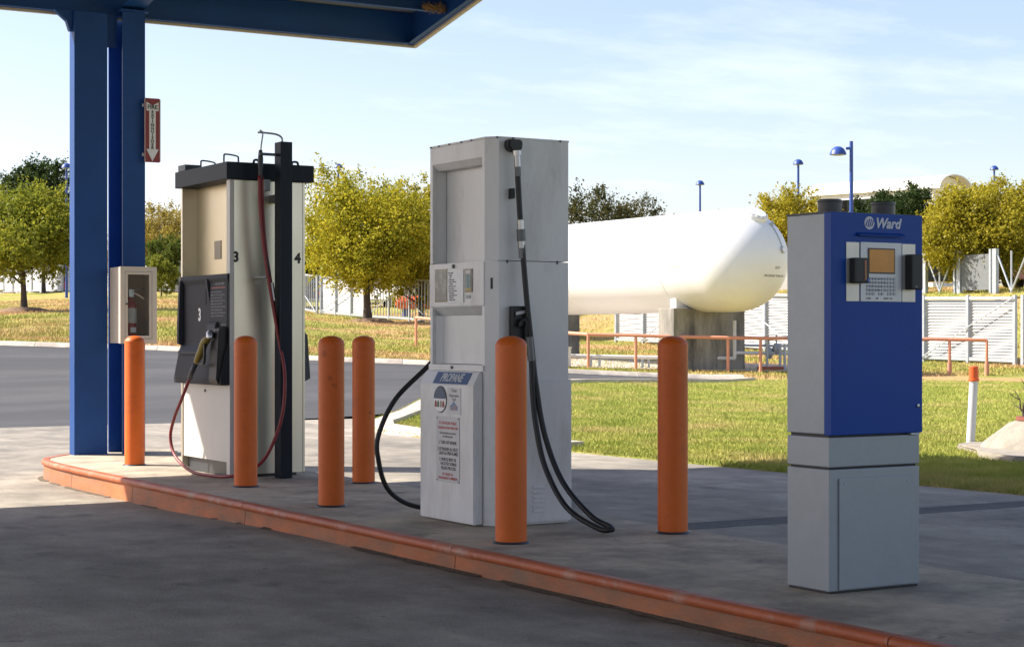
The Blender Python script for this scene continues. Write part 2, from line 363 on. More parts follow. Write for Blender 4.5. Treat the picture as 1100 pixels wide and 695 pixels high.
# forecourt
fp, fq = np.meshgrid(np.r_[np.linspace(-70, -6, 12)[:-1], np.arange(-6, 10.7, .7), 10.72], np.r_[np.linspace(-50, 0, 8)[:-1], np.arange(0, 24.1, .6), 24.35], indexing='ij')
g = obj('forecourt_pavement', grid_mesh(fp, fq, drive(fp, fq), 'f'), concrete, smooth=True); g['kind'] = 'structure'
g = obj('apron_pavement', strip([(10.72, 20.2), (10.72, 24.35)], [(11.0, 20.4), (12.9, 24.35)], 8, 3, lambda p, q: drive(p, q)-.004, 'ap'), concrete); g['kind'] = 'structure'
nr = [(-70, 24.35), (11.9, 24.35)]+[(a+.03, b) for a, b in NOSE[4:]]
g = obj('asphalt_road', strip(nr, FAR, 130, 24, lambda p, q: terr(p, q)-.004*(q < 25), 'road'), asphalt, smooth=True); g['kind'] = 'structure'
# lawn island sheet
lawn_poly = ISL_NEAR+NOSE+[(40, 38), (60, 20), (60, -30)]
def lawn_z(p, q):
    z = np.maximum(terr(p, q), 0)+.014; z[:, 0] = -.12; return z
g = obj('lawn_ground', strip(ISL_NEAR+NOSE, [(62, -30), (50, 5), (40, 20), (34, 32), (30.5, 36.0)], 90, 40, lawn_z, 'lawn'), lawn); g['kind'] = 'structure'

def kerb_run(name, poly, width, h, side, seglen, m, zf):
    """poly = road-side line; separate kerb lengths with open joints, children of one structure"""
    root = bpy.data.objects.new(name, None); C.objects.link(root); root['kind'] = 'structure'
    x0, y0 = poly[0]; root.location = (x0, y0, 0); ROOT[root.name] = Vector((x0, y0, 0))
    L = np.hypot(*np.diff(np.array(poly), axis=0).T).sum(); n = max(2, int(L/seglen)); pts = resample(poly, n*4+1)
    for k in range(n):
        seg = pts[k*4:k*4+5].copy(); d0 = seg[1]-seg[0]; seg[0] += d0/np.hypot(*d0)*.006; d1 = seg[-1]-seg[-2]; seg[-1] -= d1/np.hypot(*d1)*.006
        bm = B(); rows = []
        for i, s in enumerate(seg):
            d = seg[min(i+1, 4)]-seg[max(i-1, 0)]; d /= np.hypot(*d); nrm = np.array([-d[1], d[0]])*side; z = float(zf(s[0], s[1]))
            prof = [(0, -.15), (.004, .02), (.13, h*.85), (.20, h), (width, h), (width, -.15)]
            rows.append([bm.verts.new((s[0]+nrm[0]*u, s[1]+nrm[1]*u, z+v)) for u, v in prof])
        for a, b in zip(rows, rows[1:]):
            for i in range(6): bm.faces.new((a[i], a[(i+1) % 6], b[(i+1) % 6], b[i]))
        bm.faces.new(rows[0]); bm.faces.new(rows[-1][::-1])
        obj('kerb_stone', bm, m, root, smooth=35)
    return root
kerb_run('road_kerb', FAR, .55, .13, 1, 3.0, kerb_c, terr)
kerb_run('lawn_kerb', [(10.5, 16.6), (10.42, 18.4)]+NOSE, .46, .075, -1, 1.6, kerb_c, lambda p, q: max(T(p, q), 0))
# trench drain across the forecourt
grate_m = mat('grate_iron', (.19, .19, .19), .95, spec=.08)
td = bpy.data.objects.new('trench_drain', None); C.objects.link(td); td['kind'] = 'structure'; td.location = (8.6, 9.45, 0); ROOT[td.name] = Vector((8.6, 9.45, 0))
obj('drain_frame', prism(box(B(), 6.7, 10.6, 9.30, 9.33, -.02, .006), [(6.7, 9.57), (10.6, 9.57), (10.6, 9.60), (6.7, 9.60)], 'z', -.02, .006), grate_m, td)
bm = B()
for i in range(96): box(bm, 6.72+i*.0402, 6.742+i*.0402, 9.332, 9.568, -.015, .004)
obj('grate_bars', bm, grate_m, td, kind='stuff')
obj('drain_channel', bx(6.7, 10.6, 9.332, 9.568, .0015, .0022), darkg, td)

# ------------------------------------------------------------------ fuel island
IZ = .13
island = bpy.data.objects.new('fuel_island', None); C.objects.link(island); island['kind'] = 'structure'; island.location = (5.4, 8, 0); ROOT[island.name] = Vector((5.4, 8, 0))
fr, bk, q_far = 4.65, 6.25, 16.3
front = [(fr, -3), (fr, 13.0), (4.66, 15.2), (4.69, 15.8), (4.73, 16.08), (4.82, 16.32), (5.0, 16.56), (5.22, 16.76)]
tip = [(5.5, 16.94), (5.85, 17.02), (6.08, 16.95), (6.2, 16.78), (bk, 16.5)]
kp = resample(front+tip, 500); dl = np.r_[0, np.cumsum(np.hypot(*np.diff(kp, axis=0).T))]
dd = np.gradient(kp, axis=0); dd /= np.hypot(*dd.T)[:, None]; inner = [(a+n_[1]*.0735, b-n_[0]*.0735) for (a, b), n_ in zip(kp[::6], dd[::6])]
obj('island_top', prism(B(), inner[:-1]+[(bk-.07, 16.45), (bk, 16.3), (bk, -3)], 'z', -.12, IZ-.004), isl_conc, island)
# bullnosed kerb lengths round the front and the end
def kerb_piece(s0, s1, mf=kerb_face, mn=kerb_paint):
    k = max(3, int((s1-s0)/.18)); ts = np.linspace(s0+.004, s1-.004, k); rows = {'nosing': [], 'face': []}
    bn, bf = B(), B()
    for t in ts:
        c = np.array([np.interp(t, dl, kp[:, 0]), np.interp(t, dl, kp[:, 1])]); c2 = np.array([np.interp(t+.05, dl, kp[:, 0]), np.interp(t+.05, dl, kp[:, 1])]); c1 = np.array([np.interp(t-.05, dl, kp[:, 0]), np.interp(t-.05, dl, kp[:, 1])])
        d = c2-c1; d /= np.hypot(*d)+1e-9; nrm = np.array([d[1], -d[0]])     # into the island
        w = .0025*math.sin(t*3.1)+.002*math.sin(t*7.7)
        nos = [(.072, IZ-.043), (.072, IZ)]+[(.026-.026*math.sin(a)+w, IZ-.025+.026*math.cos(a)) for a in np.linspace(0, math.pi*.80, 9)]+[(.034, IZ-.043)]
        fac = [(.072, IZ-.0435), (.026, IZ-.0435), (.010+w*2, -.14), (.072, -.14)]
        rows['nosing'].append([bn.verts.new((c[0]+nrm[0]*u, c[1]+nrm[1]*u, v)) for u, v in nos])
        rows['face'].append([bf.verts.new((c[0]+nrm[0]*u, c[1]+nrm[1]*u, v)) for u, v in fac])
    for bm_, rr in ((bn, rows['nosing']), (bf, rows['face'])):
        n = len(rr[0])
        for a, b in zip(rr, rr[1:]):
            for i in range(n): bm_.faces.new((a[i], a[(i+1) % n], b[(i+1) % n], b[i]))
        bm_.faces.new(rr[0]); bm_.faces.new(rr[-1][::-1])
    a = obj('kerb_face', bf, mf, island, smooth=40); b = obj('kerb_nosing', bn, mn, a, smooth=40)
s_t = float(dl[np.argmax((kp[:, 0] > 5.35) & (kp[:, 1] > 16))])
for s0, s1 in ((0, 4.2), (4.2, 8.0), (8.0, 11.33), (11.33, 14.2), (14.2, 16.45), (16.45, 18.0), (18.0, s_t)): kerb_piece(s0, s1)
kerb_piece(s_t, dl[-1]-.1, isl_conc, isl_conc)

# grit and dirt gathered in the gutter at the foot of the kerb
bm = B(); rs0 = np.random.RandomState(3); prev = None; wd = .03
for k_ in range(0, 470, 1):
    c_ = kp[k_]; n_ = dd[k_]; wd = min(max(wd+rs0.normal(0, .010), -.02), .035); z_ = float(drive(c_[0], c_[1]))+.004
    a = bm.verts.new((c_[0]+n_[1]*.02, c_[1]-n_[0]*.02, z_+.006)); b = bm.verts.new((c_[0]-n_[1]*wd, c_[1]+n_[0]*wd, z_))
    if wd <= .003: prev = None; bm.verts.remove(a); bm.verts.remove(b); continue
    if prev: bm.faces.new((prev[0], prev[1], b, a))
    prev = (a, b)
obj('gutter_dirt', bm, mat('gutter_dirt', (.15, .125, .095), .95, var=.35, scale=14, bump=.8, bscale=60, spec=.1), island)
# ------------------------------------------------------------------ canopy (rises from its end edge at 12 degrees to a ridge)
SL = math.tan(R(11.5)); QE, QR = 16.70, 11.0
def cz(q): return 4.29+SL*(QE-max(q, QR))
PL, PR, QB = -6.5, 8.86, -3.5
canopy = thing('station_canopy', 'blue steel station canopy overhead on twin blue columns at the island end', 'canopy', (5.5, 16.6, IZ))
def slab(x0, x1, q0, q1, dz0, dz1):     # follows the roof slope between q0 and q1
    bm = B(); v = [bm.verts.new((x, q, cz(q)+d)) for q in (q0, q1) for x in (x0, x1) for d in (dz0, dz1)]
    for f in ((0, 1, 3, 2), (4, 6, 7, 5), (0, 2, 6, 4), (1, 5, 7, 3), (0, 4, 5, 1), (2, 3, 7, 6)): bm.faces.new([v[i] for i in f])
    return bm
for (a, b) in ((QR, QE), (QB, QR)):
    obj('roof_deck', slab(PL, PR, a, b, .335, .40), deckm, canopy)
def channel_p(q, sgn, name):            # perimeter channel along the end edge
    z = cz(q); e = thing_part(name)
def sub(name, bm, m, par): return obj(name, bm, m, par)
ec = obj('end_channel', bx(PL, PR-.02, QE-.02, QE, 4.29, 4.62), blue, canopy)
obj('channel_lip', bx(PL, PR-.08, QE-.085, QE-.021, 4.29, 4.302), blue, ec)
obj('drip_trim', bx(PL, PR+.045, QE+.002, QE+.045, 4.268, 4.66), cream, ec)
for (a, b) in ((QR, QE), (QB, QR)):
    sc = obj('side_channel', slab(PR-.018, PR, a, b, 0, .33), blue, canopy)
    obj('channel_lip', slab(PR-.08, PR-.019, a, b, 0, .012), blue, sc)
    obj('drip_trim', slab(PR+.002, PR+.045, a, b, -.022, .37), cream, sc)
    sc = obj('side_channel', slab(PL-.018, PL, a, b, 0, .33), blue, canopy)
obj('end_channel', bx(PL, PR-.02, QB, QB+.02, cz(QB), cz(QB)+.33), blue, canopy)
pq = [16.02, 15.45]+[14.3-1.15*i for i in range(21)]
for q in pq:
    if q < QB+.2 or abs(q-QR) < .1: continue
    z = cz(q)+.09; bm = B()
    box(bm, PL+.02, PR-.022, q-.006, q+.006, z, z+.22); box(bm, PL+.02, PR-.022, q-.075, q-.007, z, z+.01)
    obj('purlin', bm, blue, canopy)
for x0 in (5.64, -4.6):
    for (a, b) in ((QR, 16.6), (QB+.1, QR)):
        gd = obj('girder', slab(x0, x0+.22, a, b, .03, .05), blue, canopy)
        obj('girder_web', slab(x0+.105, x0+.117, a, b, .051, .08), blue, gd)
# columns
ca = obj('column', bx(5.18, 5.50, 16.52, 16.67, IZ-.01, 4.289, bev=.006), blue, canopy)
obj('bracket', prism(B(), [(5.0, 4.288), (5.178, 4.288), (5.178, 4.10), (5.15, 4.10), (5.12, 4.19)], 'y', 16.56, 16.62), blue, ca)
bm = B(); box(bm, 5.64, 5.862, 16.50, 16.518, IZ-.01, 4.32); box(bm, 5.745, 5.757, 16.5185, 16.80, IZ-.01, 4.32); box(bm, 5.605, 5.862, 16.8005, 16.82, IZ-.01, 4.32)
cbm = obj('column', bm, blue, canopy)
obj('cap_plate', bx(5.61, 5.89, 16.46, 16.56, 4.321, 4.336), blue, cbm)
obj('tie_plate', bx(5.501, 5.62, 16.60, 16.612, 3.98, 4.288), blue, ca)
obj('column', bx(-4.6, -4.38, 16.45, 16.67, -.05, 4.32, bev=.006), blue, canopy)
for x in (-4.49, 5.75):
    obj('column', bx(x-.11, x+.11, -2.8, -2.58, 0, cz(-9)+.03), blue, canopy)
# bird nest on the corner purlin
bm = B()
for i in range(240):
    a = rnd.uniform(-1, 1); c = Vector((8.70+a*.10, 15.95+rnd.gauss(0, .02), cz(16.02)+.102+abs(rnd.gauss(0, .022))))
    d = Vector((rnd.gauss(0, 1), rnd.gauss(0, .5), rnd.gauss(-.25, .4))).normalized()*rnd.uniform(.02, .06)
    tube(bm, [c-d, c+d], .0025, 3, cap=False)
tag(obj('bird_nest', bm, straw, kind=None), 'ragged straw bird nest tucked on the canopy purlin at its corner', 'nest')

# ------------------------------------------------------------------ fire extinguisher sign and cabinet
s = thing('fire_extinguisher_sign', 'tall red and white fire extinguisher sign projecting from the blue column', 'sign', (5.9, 16.44, 2.90))
obj('plate', prism(B(), [(5.833+.012, 2.895), (5.982, 2.895), (5.994, 2.907), (5.994, 3.493), (5.982, 3.505), (5.845, 3.505), (5.833, 3.493), (5.833, 2.907)], 'y', 16.44, 16.446), sred, s)
for x_ in (5.836, 5.986): obj('border', bx(x_, x_+.004, 16.436, 16.4385, 2.9, 3.5), lwhite, s)
obj('arrow', prism(B(), [(5.913, 2.905), (5.973, 3.02), (5.945, 3.02), (5.945, 3.385), (5.973, 3.385), (5.973, 3.47), (5.913, 3.435), (5.853, 3.47), (5.853, 3.385), (5.881, 3.385), (5.881, 3.02), (5.853, 3.02)], 'y', 16.4365, 16.4385), lwhite, s)
obj('lettering', text([('FIRE', 0, .487, .056, 1.0, .001)]+[(ch, 0, .452-.031*i-.004, .036, 1.15, .0012) for i, ch in enumerate('EXTINGUISHER')], (5.913, 16.4352, 2.915), '-q', align='CENTER'), lblack, s)
for z_ in (2.95, 3.42): obj('bracket', bx(5.815, 5.87, 16.449, 16.455, z_, z_+.03), steel, s)
k = thing('extinguisher_cabinet', 'cream fire extinguisher cabinet with glass door hung on the blue column', 'cabinet', (5.69, 16.35, 1.17))
x0, x1, y0, y1, z0, z1 = 5.515, 5.862, 16.20, 16.497, 1.175, 1.885
bm = B(); box(bm, x0, x1, y1-.02, y1, z0, z1); box(bm, x0, x0+.018, y0, y1-.021, z0, z1); box(bm, x1-.018, x1, y0, y1-.021, z0, z1); box(bm, x0+.019, x1-.019, y0, y1-.021, z0, z0+.018); box(bm, x0+.019, x1-.019, y0, y1-.021, z1-.018, z1)
obj('case', bm, boxm, k)
obj('lining', bx(x0+.02, x1-.02, y1-.026, y1-.021, z0+.02, z1-.02), boxin, k)
def ring(bm, a0, a1, c0, c1, w, yf, yb):
    box(bm, a0, a0+w, yf, yb, c0, c1); box(bm, a1-w, a1, yf, yb, c0, c1); box(bm, a0+w+.0005, a1-w-.0005, yf, yb, c0, c0+w); box(bm, a0+w+.0005, a1-w-.0005, yf, yb, c1-w, c1); return bm
obj('face_frame', ring(B(), x0-.004, x1+.004, z0-.004, z1+.004, .045, y0-.012, y0-.001), boxm, k)
dr = obj('door', ring(B(), x0+.045, x1-.045, z0+.045, z1-.045, .024, y0-.010, y0+.004), boxm, k)
obj('pane', bx(x0+.07, x1-.07, y0-.004, y0-.001, z0+.07, z1-.07), glass_mat('clear_pane', (.25, .25, .25), .93), dr)
obj('latch', lathe(B(), [(.008, 0), (.008, -.014), (0, -.016)], (x0+.058, y0-.010, 1.54), 'y', 10), darkg, dr)
e = thing('fire_extinguisher', 'red fire extinguisher with chrome lever behind the cabinet glass', 'extinguisher', (5.67, 16.36, z0+.019))
zb = z0+.019
obj('cylinder', lathe(B(), [(0, 0), (.058, 0), (.062, .01), (.062, .33), (.05, .37), (.028, .39), (.024, .42), (0, .42)], (5.665, 16.36, zb), 'z', 20), exred, e, smooth=40)
obj('label', lathe(B(), [(.0632, .17), (.0632, .31)], (5.665, 16.36, zb), 'z', 20), sgrey, e, smooth=40)
obj('emblem', bx(5.645, 5.70, 16.290, 16.294, zb+.08, zb+.13), lwhite, e)
bm = B(); tube(bm, [(5.60, 16.34, zb+.46), (5.68, 16.34, zb+.47), (5.79, 16.33, zb+.50)], .009, 6); tube(bm, [(5.66, 16.34, zb+.47), (5.73, 16.33, zb+.44), (5.79, 16.33, zb+.40)], .009, 6); box(bm, 5.645, 5.69, 16.33, 16.38, zb+.415, zb+.485)
obj('lever', bm, chrome, e)
obj('hose', tube(B(), spline([(5.62, 16.34, zb+.45), (5.595, 16.33, zb+.40), (5.60, 16.31, zb+.28), (5.605, 16.31, zb+.12)]), .011, 8), black, e, smooth=True)

# ------------------------------------------------------------------ bollards
def bollard(loc, label):
    t = thing('bollard', label, 'bollard', loc, 'orange bollards along the fuel island')
    r, h = .086, 1.12; dome = [(r*math.cos(a), h-.052+.052*math.sin(a)) for a in np.linspace(0.1, math.pi/2, 7)][:-1]
    obj('post', lathe(B(), [(r, 0), (r, h-.058), (r+.0012, h-.057), (r+.0012, h-.052)]+dome+[(0, h)], loc, 'z', 32), orange, t, smooth=50)
    obj('base_seal', lathe(B(), [(r+.001, 0), (r+.018, 0), (r+.014, .006), (r+.001, .012)], loc, 'z', 28), darkg, t, smooth=40)
    return t
b0 = bollard((5.235, 15.0, IZ-.004), 'sunlit orange bollard in front of the extinguisher cabinet and blue column')
for p, q, lb in ((5.20, 12.45, 'orange bollard in front of the steel dispenser, beside its red hose'),
                 (5.09, 10.74, 'larger of the two orange bollards standing between the two dispensers'),
                 (6.10, 12.30, 'smaller orange bollard between the dispensers, on the far side of the island'),
                 (5.025, 8.34, 'orange bollard directly in front of the white propane dispenser'),
                 (6.07, 8.29, 'orange bollard between the propane dispenser and the blue kiosk')):
    dup(b0, (p, q, IZ-.004), lb)

# ------------------------------------------------------------------ dispenser 3 / 4 (stainless)
d = thing('steel_fuel_dispenser', 'tall stainless steel fuel dispenser numbered 3 and 4 with charcoal hood', 'fuel dispenser', (5.72, 13.8, IZ))
p0, p1, q0, q1 = 5.40, 6.045, 13.25, 14.32
zt = 2.475
sp_ = obj('side_panel', bx(p0+.035, p1-.02, q0, q0+.03, IZ+.02, zt, bev=.003), stain, d)
obj('numeral', text([('3', 0, 0, .11, .95, .005)], (5.425, q0-.0005, 1.83), '-q'), lblack, sp_)
obj('numeral', text([('4', 0, 0, .11, .95, .005)], (5.955, q0-.0005, 1.83), '-q'), lblack, sp_)
obj('corner_stile', bx(p0, p0+.034, q0-.002, q0+.07, IZ+.02, zt, bev=.003), white2, d)
obj('corner_stile', bx(p1-.019, p1, q0-.002, q0+.05, IZ+.02, zt, bev=.003), stain, d)
obj('side_panel', bx(p0, p1, q1-.03, q1, IZ+.02, zt, bev=.003), stain, d)
obj('back_panel', bx(p1-.05, p1-.01, q0+.051, q1-.031, IZ+.02, zt), stain2, d)
rp = obj('recess_panel', bx(p0+.13, p0+.15, q0+.031, q1-.031, 1.72, zt), stain2, d)
obj('receipt_window', bx(p0+.125, p0+.1295, 13.75, 13.89, 1.87, 2.02), mat('tan_window', (.36, .31, .22), .5), rp)
lp = obj('lower_panel', bx(p0+.012, p0+.03, q0+.072, q1-.032, IZ+.115, .86, bev=.002), white2, d)
obj('keyhole', lathe(B(), [(.012, 0), (.012, -.008), (0, -.008)], (p0+.012, 13.8, .80), 'x', 10), darkg, lp)
obj('kick_plate', bx(p0+.05, p0+.07, q0+.072, q1-.032, IZ, IZ+.112), darkg, d)
obj('plinth', bx(p0+.072, p1-.06, q0+.032, q1-.032, IZ, IZ+.10), darkg, d)
hoodm = mat('hood_charcoal', (.014, .021, .031), .5, var=.08, spec=.18)
hd = obj('hood', bx(p0-.04, p1+.065, q0-.035, q1+.035, zt+.001, zt+.136, bev=.004), hoodm, d)
obj('junction_box', bx(5.36, 5.50, 14.12, 14.28, zt+.1365, zt+.185), darkg, hd)
for (a, b) in ((5.42, 13.42), (5.46, 14.02)):
    obj('lifting_loop', tube(B(), spline([(a, b, zt+.134), (a, b, zt+.19), (a+.02, b+.02, zt+.215), (a+.16, b+.12, zt+.215), (a+.18, b+.14, zt+.19), (a+.18, b+.14, zt+.134)], 5), .007, 6), darkg, hd, smooth=True)
obj('cap', tube(B(), spline([(5.62, 13.30, zt+.134), (5.63, 13.30, zt+.165), (5.66, 13.3, zt+.165), (5.67, 13.3, zt+.134)], 4), .010, 6), darkg, hd, smooth=True)
obj('cap', tube(B(), spline([(5.95, 13.30, zt+.134), (5.96, 13.30, zt+.165), (6.0, 13.3, zt+.165), (6.01, 13.3, zt+.134)], 4), .010, 6), darkg, hd, smooth=True)
# front console
prof = [(p0+.06, 1.735), (p0-.015, 1.735), (p0-.020, 1.70), (p0-.004, 1.66), (p0-.004, 1.18), (p0-.03, 1.12), (p0-.075, .90), (p0-.075, .855), (p0+.011, .855), (p0+.011, .865), (p0+.06, .865)]
co = obj('console', prism(B(), prof, 'y', q0+.004, q1-.03, bev=.004), conso, d)
obj('console_cheek', prism(B(), [(p0-.0045, 1.70), (p0-.035, 1.70), (p0-.05, 1.30), (p0-.05, 1.18), (p0-.0045, 1.16)], 'y', q1-.075, q1-.032, bev=.004), conso2, co)
obj('console_cheek', prism(B(), [(p0-.0045, 1.70), (p0-.032, 1.70), (p0-.012, 1.55), (p0-.0045, 1.50)], 'y', 13.66, 13.70, bev=.003), conso2, co)
obj('display_ledge', prism(B(), [(p0-.0045, 1.17), (p0-.055, 1.115), (p0-.055, 1.095), (p0-.0045, 1.10)], 'y', 13.70, q1-.076), conso2, co)
obj('display_window', bx(p0-.0075, p0-.0045, 13.74, 13.98, 1.50, 1.62), conso, co)
obj('instruction_panel', bx(p0-.0075, p0-.0045, 13.29, 13.65, 1.24, 1.69), conso, co)
lines = [('CASH OR CARD', .10, .40, .028)]+[('pump on card remove nozzle select grade'[:24+(i*7) % 13], .02, .34-i*.024, .021) for i in range(9)]+[('DIESEL', .02, .075, .020), ('UNLEADED', .23, .075, .020)]
obj('lettering', text(lines, (p0-.0085, 13.645, 1.25), '-p', depth=.0006), lgrey, co)
obj('red_rule', bx(p0-.0085, p0-.0078, 13.33, 13.62, 1.625, 1.631), lred, co)
obj('numeral', text([('3', 0, 0, .14, .85, .005)], (p0-.0055, 13.91, 1.37), '-p'), lwhite, co)
bt = obj('nozzle_boot', prism(B(), [(p0-.006, 1.32), (p0-.075, 1.30), (p0-.10, .90), (p0-.078, .86), (p0-.006, .862)], 'y', 13.285, 13.45, bev=.006), black, co)
obj('boot_housing', prism(B(), [(p0-.006, 1.36), (p0-.03, 1.345), (p0-.07, 1.0), (p0-.006, 1.0)], 'y', 13.47, 13.66, bev=.006), conso2, co)
nz = obj('nozzle', tube(B(), spline([(5.285, 13.40, 1.235), (5.275, 13.47, 1.19), (5.27, 13.53, 1.12), (5.255, 13.60, 1.03)], 5), [.018, .024, .03, .032, .034, .034, .033, .033, .032, .032, .031, .03, .03, .028, .024, .022], 10), olive, d, smooth=True)
obj('swivel', tube(B(), [(5.255, 13.60, 1.03), (5.245, 13.66, .96), (5.238, 13.70, .90)], .020, 10), darkg, nz, smooth=True)
obj('spout_guard', lathe(B(), [(.02, -.03), (.032, -.02), (.032, .02), (.015, .04), (0, .04)], (5.29, 13.385, 1.25), 'z', 12), chrome, nz, smooth=40)
obj('lever_guard', tube(B(), spline([(5.275, 13.46, 1.20), (5.25, 13.40, 1.12), (5.25, 13.42, 1.03), (5.262, 13.56, 1.02)], 5), .012, 7), black, nz, smooth=True)
obj('filling_hose', tube(B(), spline([(5.238, 13.70, .90), (5.22, 13.82, .74), (5.205, 13.95, .58), (5.20, 14.03, .42), (5.20, 13.92, .27), (5.22, 13.62, .165), (5.27, 13.30, .148), (5.33, 13.08, .155), (5.45, 12.96, .20), (5.58, 12.92, .33), (5.70, 12.92, .62), (5.735, 12.95, .95), (5.71, 13.02, 1.25), (5.655, 13.05, 1.62), (5.61, 13.07, 1.95), (5.585, 13.08, 2.25), (5.578, 13.08, 2.50)]), .0135, 10), redhose, d, smooth=True)
obj('vapour_hose', tube(B(), spline([(5.605, 13.09, 2.50), (5.612, 13.09, 2.25), (5.63, 13.08, 1.95), (5.67, 13.06, 1.65), (5.70, 13.05, 1.40), (5.712, 13.03, 1.28)]), .0115, 10), redhose, d, smooth=True)
ms = obj('hose_mast', bx(5.715, 5.815, 12.98, 13.10, IZ, 2.765, bev=.004), hoodm, d)
obj('mast_bracket', bx(5.735, 5.795, 13.101, 13.249, 2.30, 2.36), darkg, ms)
obj('mast_bracket', bx(5.66, 5.71, 13.17, 13.2485, 2.39, 2.48), steel, ms)
obj('hose_arm', tube(B(), spline([(5.75, 13.03, 2.764), (5.745, 13.03, 2.80), (5.70, 13.04, 2.825), (5.60, 13.07, 2.835), (5.565, 13.08, 2.835)], 5), .008, 7), steel, ms, smooth=True)
obj('hose_arm', tube(B(), spline([(5.60, 13.07, 2.835), (5.575, 13.05, 2.85), (5.565, 13.03, 2.835), (5.59, 13.04, 2.83), (5.592, 13.08, 2.72), (5.592, 13.085, 2.60)], 5), .006, 7), steel, ms, smooth=True)
obj('hose_arm', bx(5.56, 5.714, 13.03, 13.06, 2.655, 2.675), darkg, ms)
obj('hose_coupling', tube(B(), [(5.590, 13.085, 2.70), (5.590, 13.085, 2.63), (5.588, 13.085, 2.48)], [.014, .022, .018], 10), darkg, ms, smooth=30)
obj('breakaway', tube(B(), [(5.672, 13.06, 1.66), (5.690, 13.05, 1.52)], .017, 10), chrome, ms, smooth=30)
obj('breakaway', tube(B(), [(5.630, 13.07, 1.86), (5.645, 13.06, 1.72)], .017, 10), darkg, ms, smooth=30)
obj('hose_clip', bx(5.60, 5.66, 13.06, 13.248, 1.70, 1.71), steel, ms)
obj('rear_nozzle_boot', prism(B(), [(p1+.001, 1.30), (p1+.06, 1.25), (p1+.085, .90), (p1+.001, .86)], 'y', q0+.08, q1-.1), darkg, d)

# ------------------------------------------------------------------ propane dispenser (white)
d = thing('propane_dispenser', 'white boxy propane dispenser numbered 1 with black hoses, centre of island', 'fuel dispenser', (5.58, 9.43, IZ))
a0, a1, c0, c1, zt, zm = 5.32, 5.86, 9.06, 9.80, 2.415, 1.685
chf = .055
outl_p = [(a0, c1), (a0, c0+chf*1.3), (a0+chf, c0), (a1, c0), (a1, c1)]
def front_skin(zlo, zhi, name, gap):      # body shell with a bay opening in its front
    bm = B()
    box(bm, a0, a0+.02, c1-.030, c1, zlo, zhi)                                                       # left stile
    prism(bm, [(a0, c0+chf*1.3+.028), (a0, c0+chf*1.3), (a0+chf, c0), (a1, c0), (a1, c0+.02), (a0+chf+.01, c0+.02), (a0+.02, c0+chf*1.3+.01), (a0+.02, c0+chf*1.3+.028)], 'z', zlo, zhi)
    box(bm, a1-.02, a1, c0+.021, c1, zlo, zhi); box(bm, a0+.021, a1-.021, c1-.02, c1, zlo, zhi)
    return obj(name, bm, white, d)
up = front_skin(zm+.004, zt-.012, 'upper_shell', 0); lo = front_skin(IZ, zm, 'lower_shell', 0)
obj('top_cap', prism(B(), [(x+(-.004 if x < 5.6 else .004), y+(-.004 if y < 9.4 else .004)) for x, y in outl_p], 'z', zt-.0115, zt, bev=.002), white, d)
for (x, y) in ((a0-.007, 9.78), (a0-.007, 9.68), (a0-.007, 9.55), (a0-.007, 9.40), (a0-.007, 9.28)):
    obj('cap_screw', bx(x-.002, x+.002, y-.006, y+.006, zt-.012, zt-.002), darkg, up)
for x in (5.36, 5.47, 5.80): obj('cap_screw', bx(x-.006, x+.006, c0-.008, c0-.0045, zt-.012, zt-.002), darkg, up)
for x in (5.43, 5.78): obj('cap_screw', bx(x-.004, x+.004, c0-.006, c0-.001, zm-.012, zm+.008), darkg, lo)
oy0, oy1 = c0+chf*1.3+.028, c1-.030
obj('header', prism(B(), [(a0, zt-.0125), (a0, 2.30), (a0+.035, 2.262), (a0+.115, 2.262), (a0+.115, zt-.0125)], 'y', oy0+.001, oy1-.001), white, up)
obj('bay_panel', bx(a0+.10, a0+.115, oy0+.001, oy1-.001, zm+.004, 2.261), white, up)
obj('bay_cheek', prism(B(), [(a0+.021, oy1+.006), (a0+.099, oy1+.002), (a0+.099, c1-.022), (a0+.021, c1-.022)], 'z', zm+.004, 2.26), white, up)
bz = obj('display_bezel', prism(B(), [(a0-.006, zm), (a0-.006, 1.425), (a0+.06, 1.37), (a0+.11, 1.37), (a0+.11, zm)], 'y', oy0-.03, oy1+.03, bev=.003), white, lo)
def fy(y0, y1, z0, z1, m, name, par, t=.004, x=a0-.0065): return obj(name, bx(x-t, x, y0, y1, z0, z1), m, par)
fy(9.565, 9.725, 1.452, 1.652, glassd, 'display_frame', bz, .003)
fy(9.572, 9.718, 1.459, 1.645, mat('dusty_display', (.13, .15, .145), .3, var=.25, scale=9, col2=(.36, .38, .37), mix_scale=12, mix_lo=.5, mix_hi=.7), 'display_window', bz, .001, a0-.0096)
ip = fy(9.365, 9.558, 1.446, 1.645, mat('plate_light', (.70, .71, .73), .4), 'instruction_plate', bz, .006)
L = ['How to fill:', '1. Swipe', '   card', '2. Select pump', '3. Enter vehicle no.', '   and miles', '4. Remove nozzle', '5. Attach hose', '6. Press start button', '   Fill the tank', '   Stop at 80 percent', '   Bleed hose', '   Replace nozzle']
obj('lettering', text([(t, 0, -.0135*i, .0125) for i, t in enumerate(L)], (a0-.0135, 9.545, 1.622), '-p', depth=.0004), lblack, ip)
kp_ = fy(9.262, 9.348, 1.505, 1.645, glassd, 'keypad', bz, .004)
for i in range(6):
    for j in range(2): fy(9.275+j*.034, 9.302+j*.034, 1.517+i*.016, 1.529+i*.016, (mat('key_teal', (.10, .26, .33), .4), mat('key_yellow', (.45, .38, .08), .4))[(i == 0) or j == 0 and i < 1], 'key', kp_, .002, a0-.0107)
fy(9.275, 9.335, 1.615, 1.638, sgrey, 'readout', kp_, .002, a0-.0107)
fy(9.285, 9.335, 1.468, 1.488, lgrey, 'maker_plate', bz, .002)
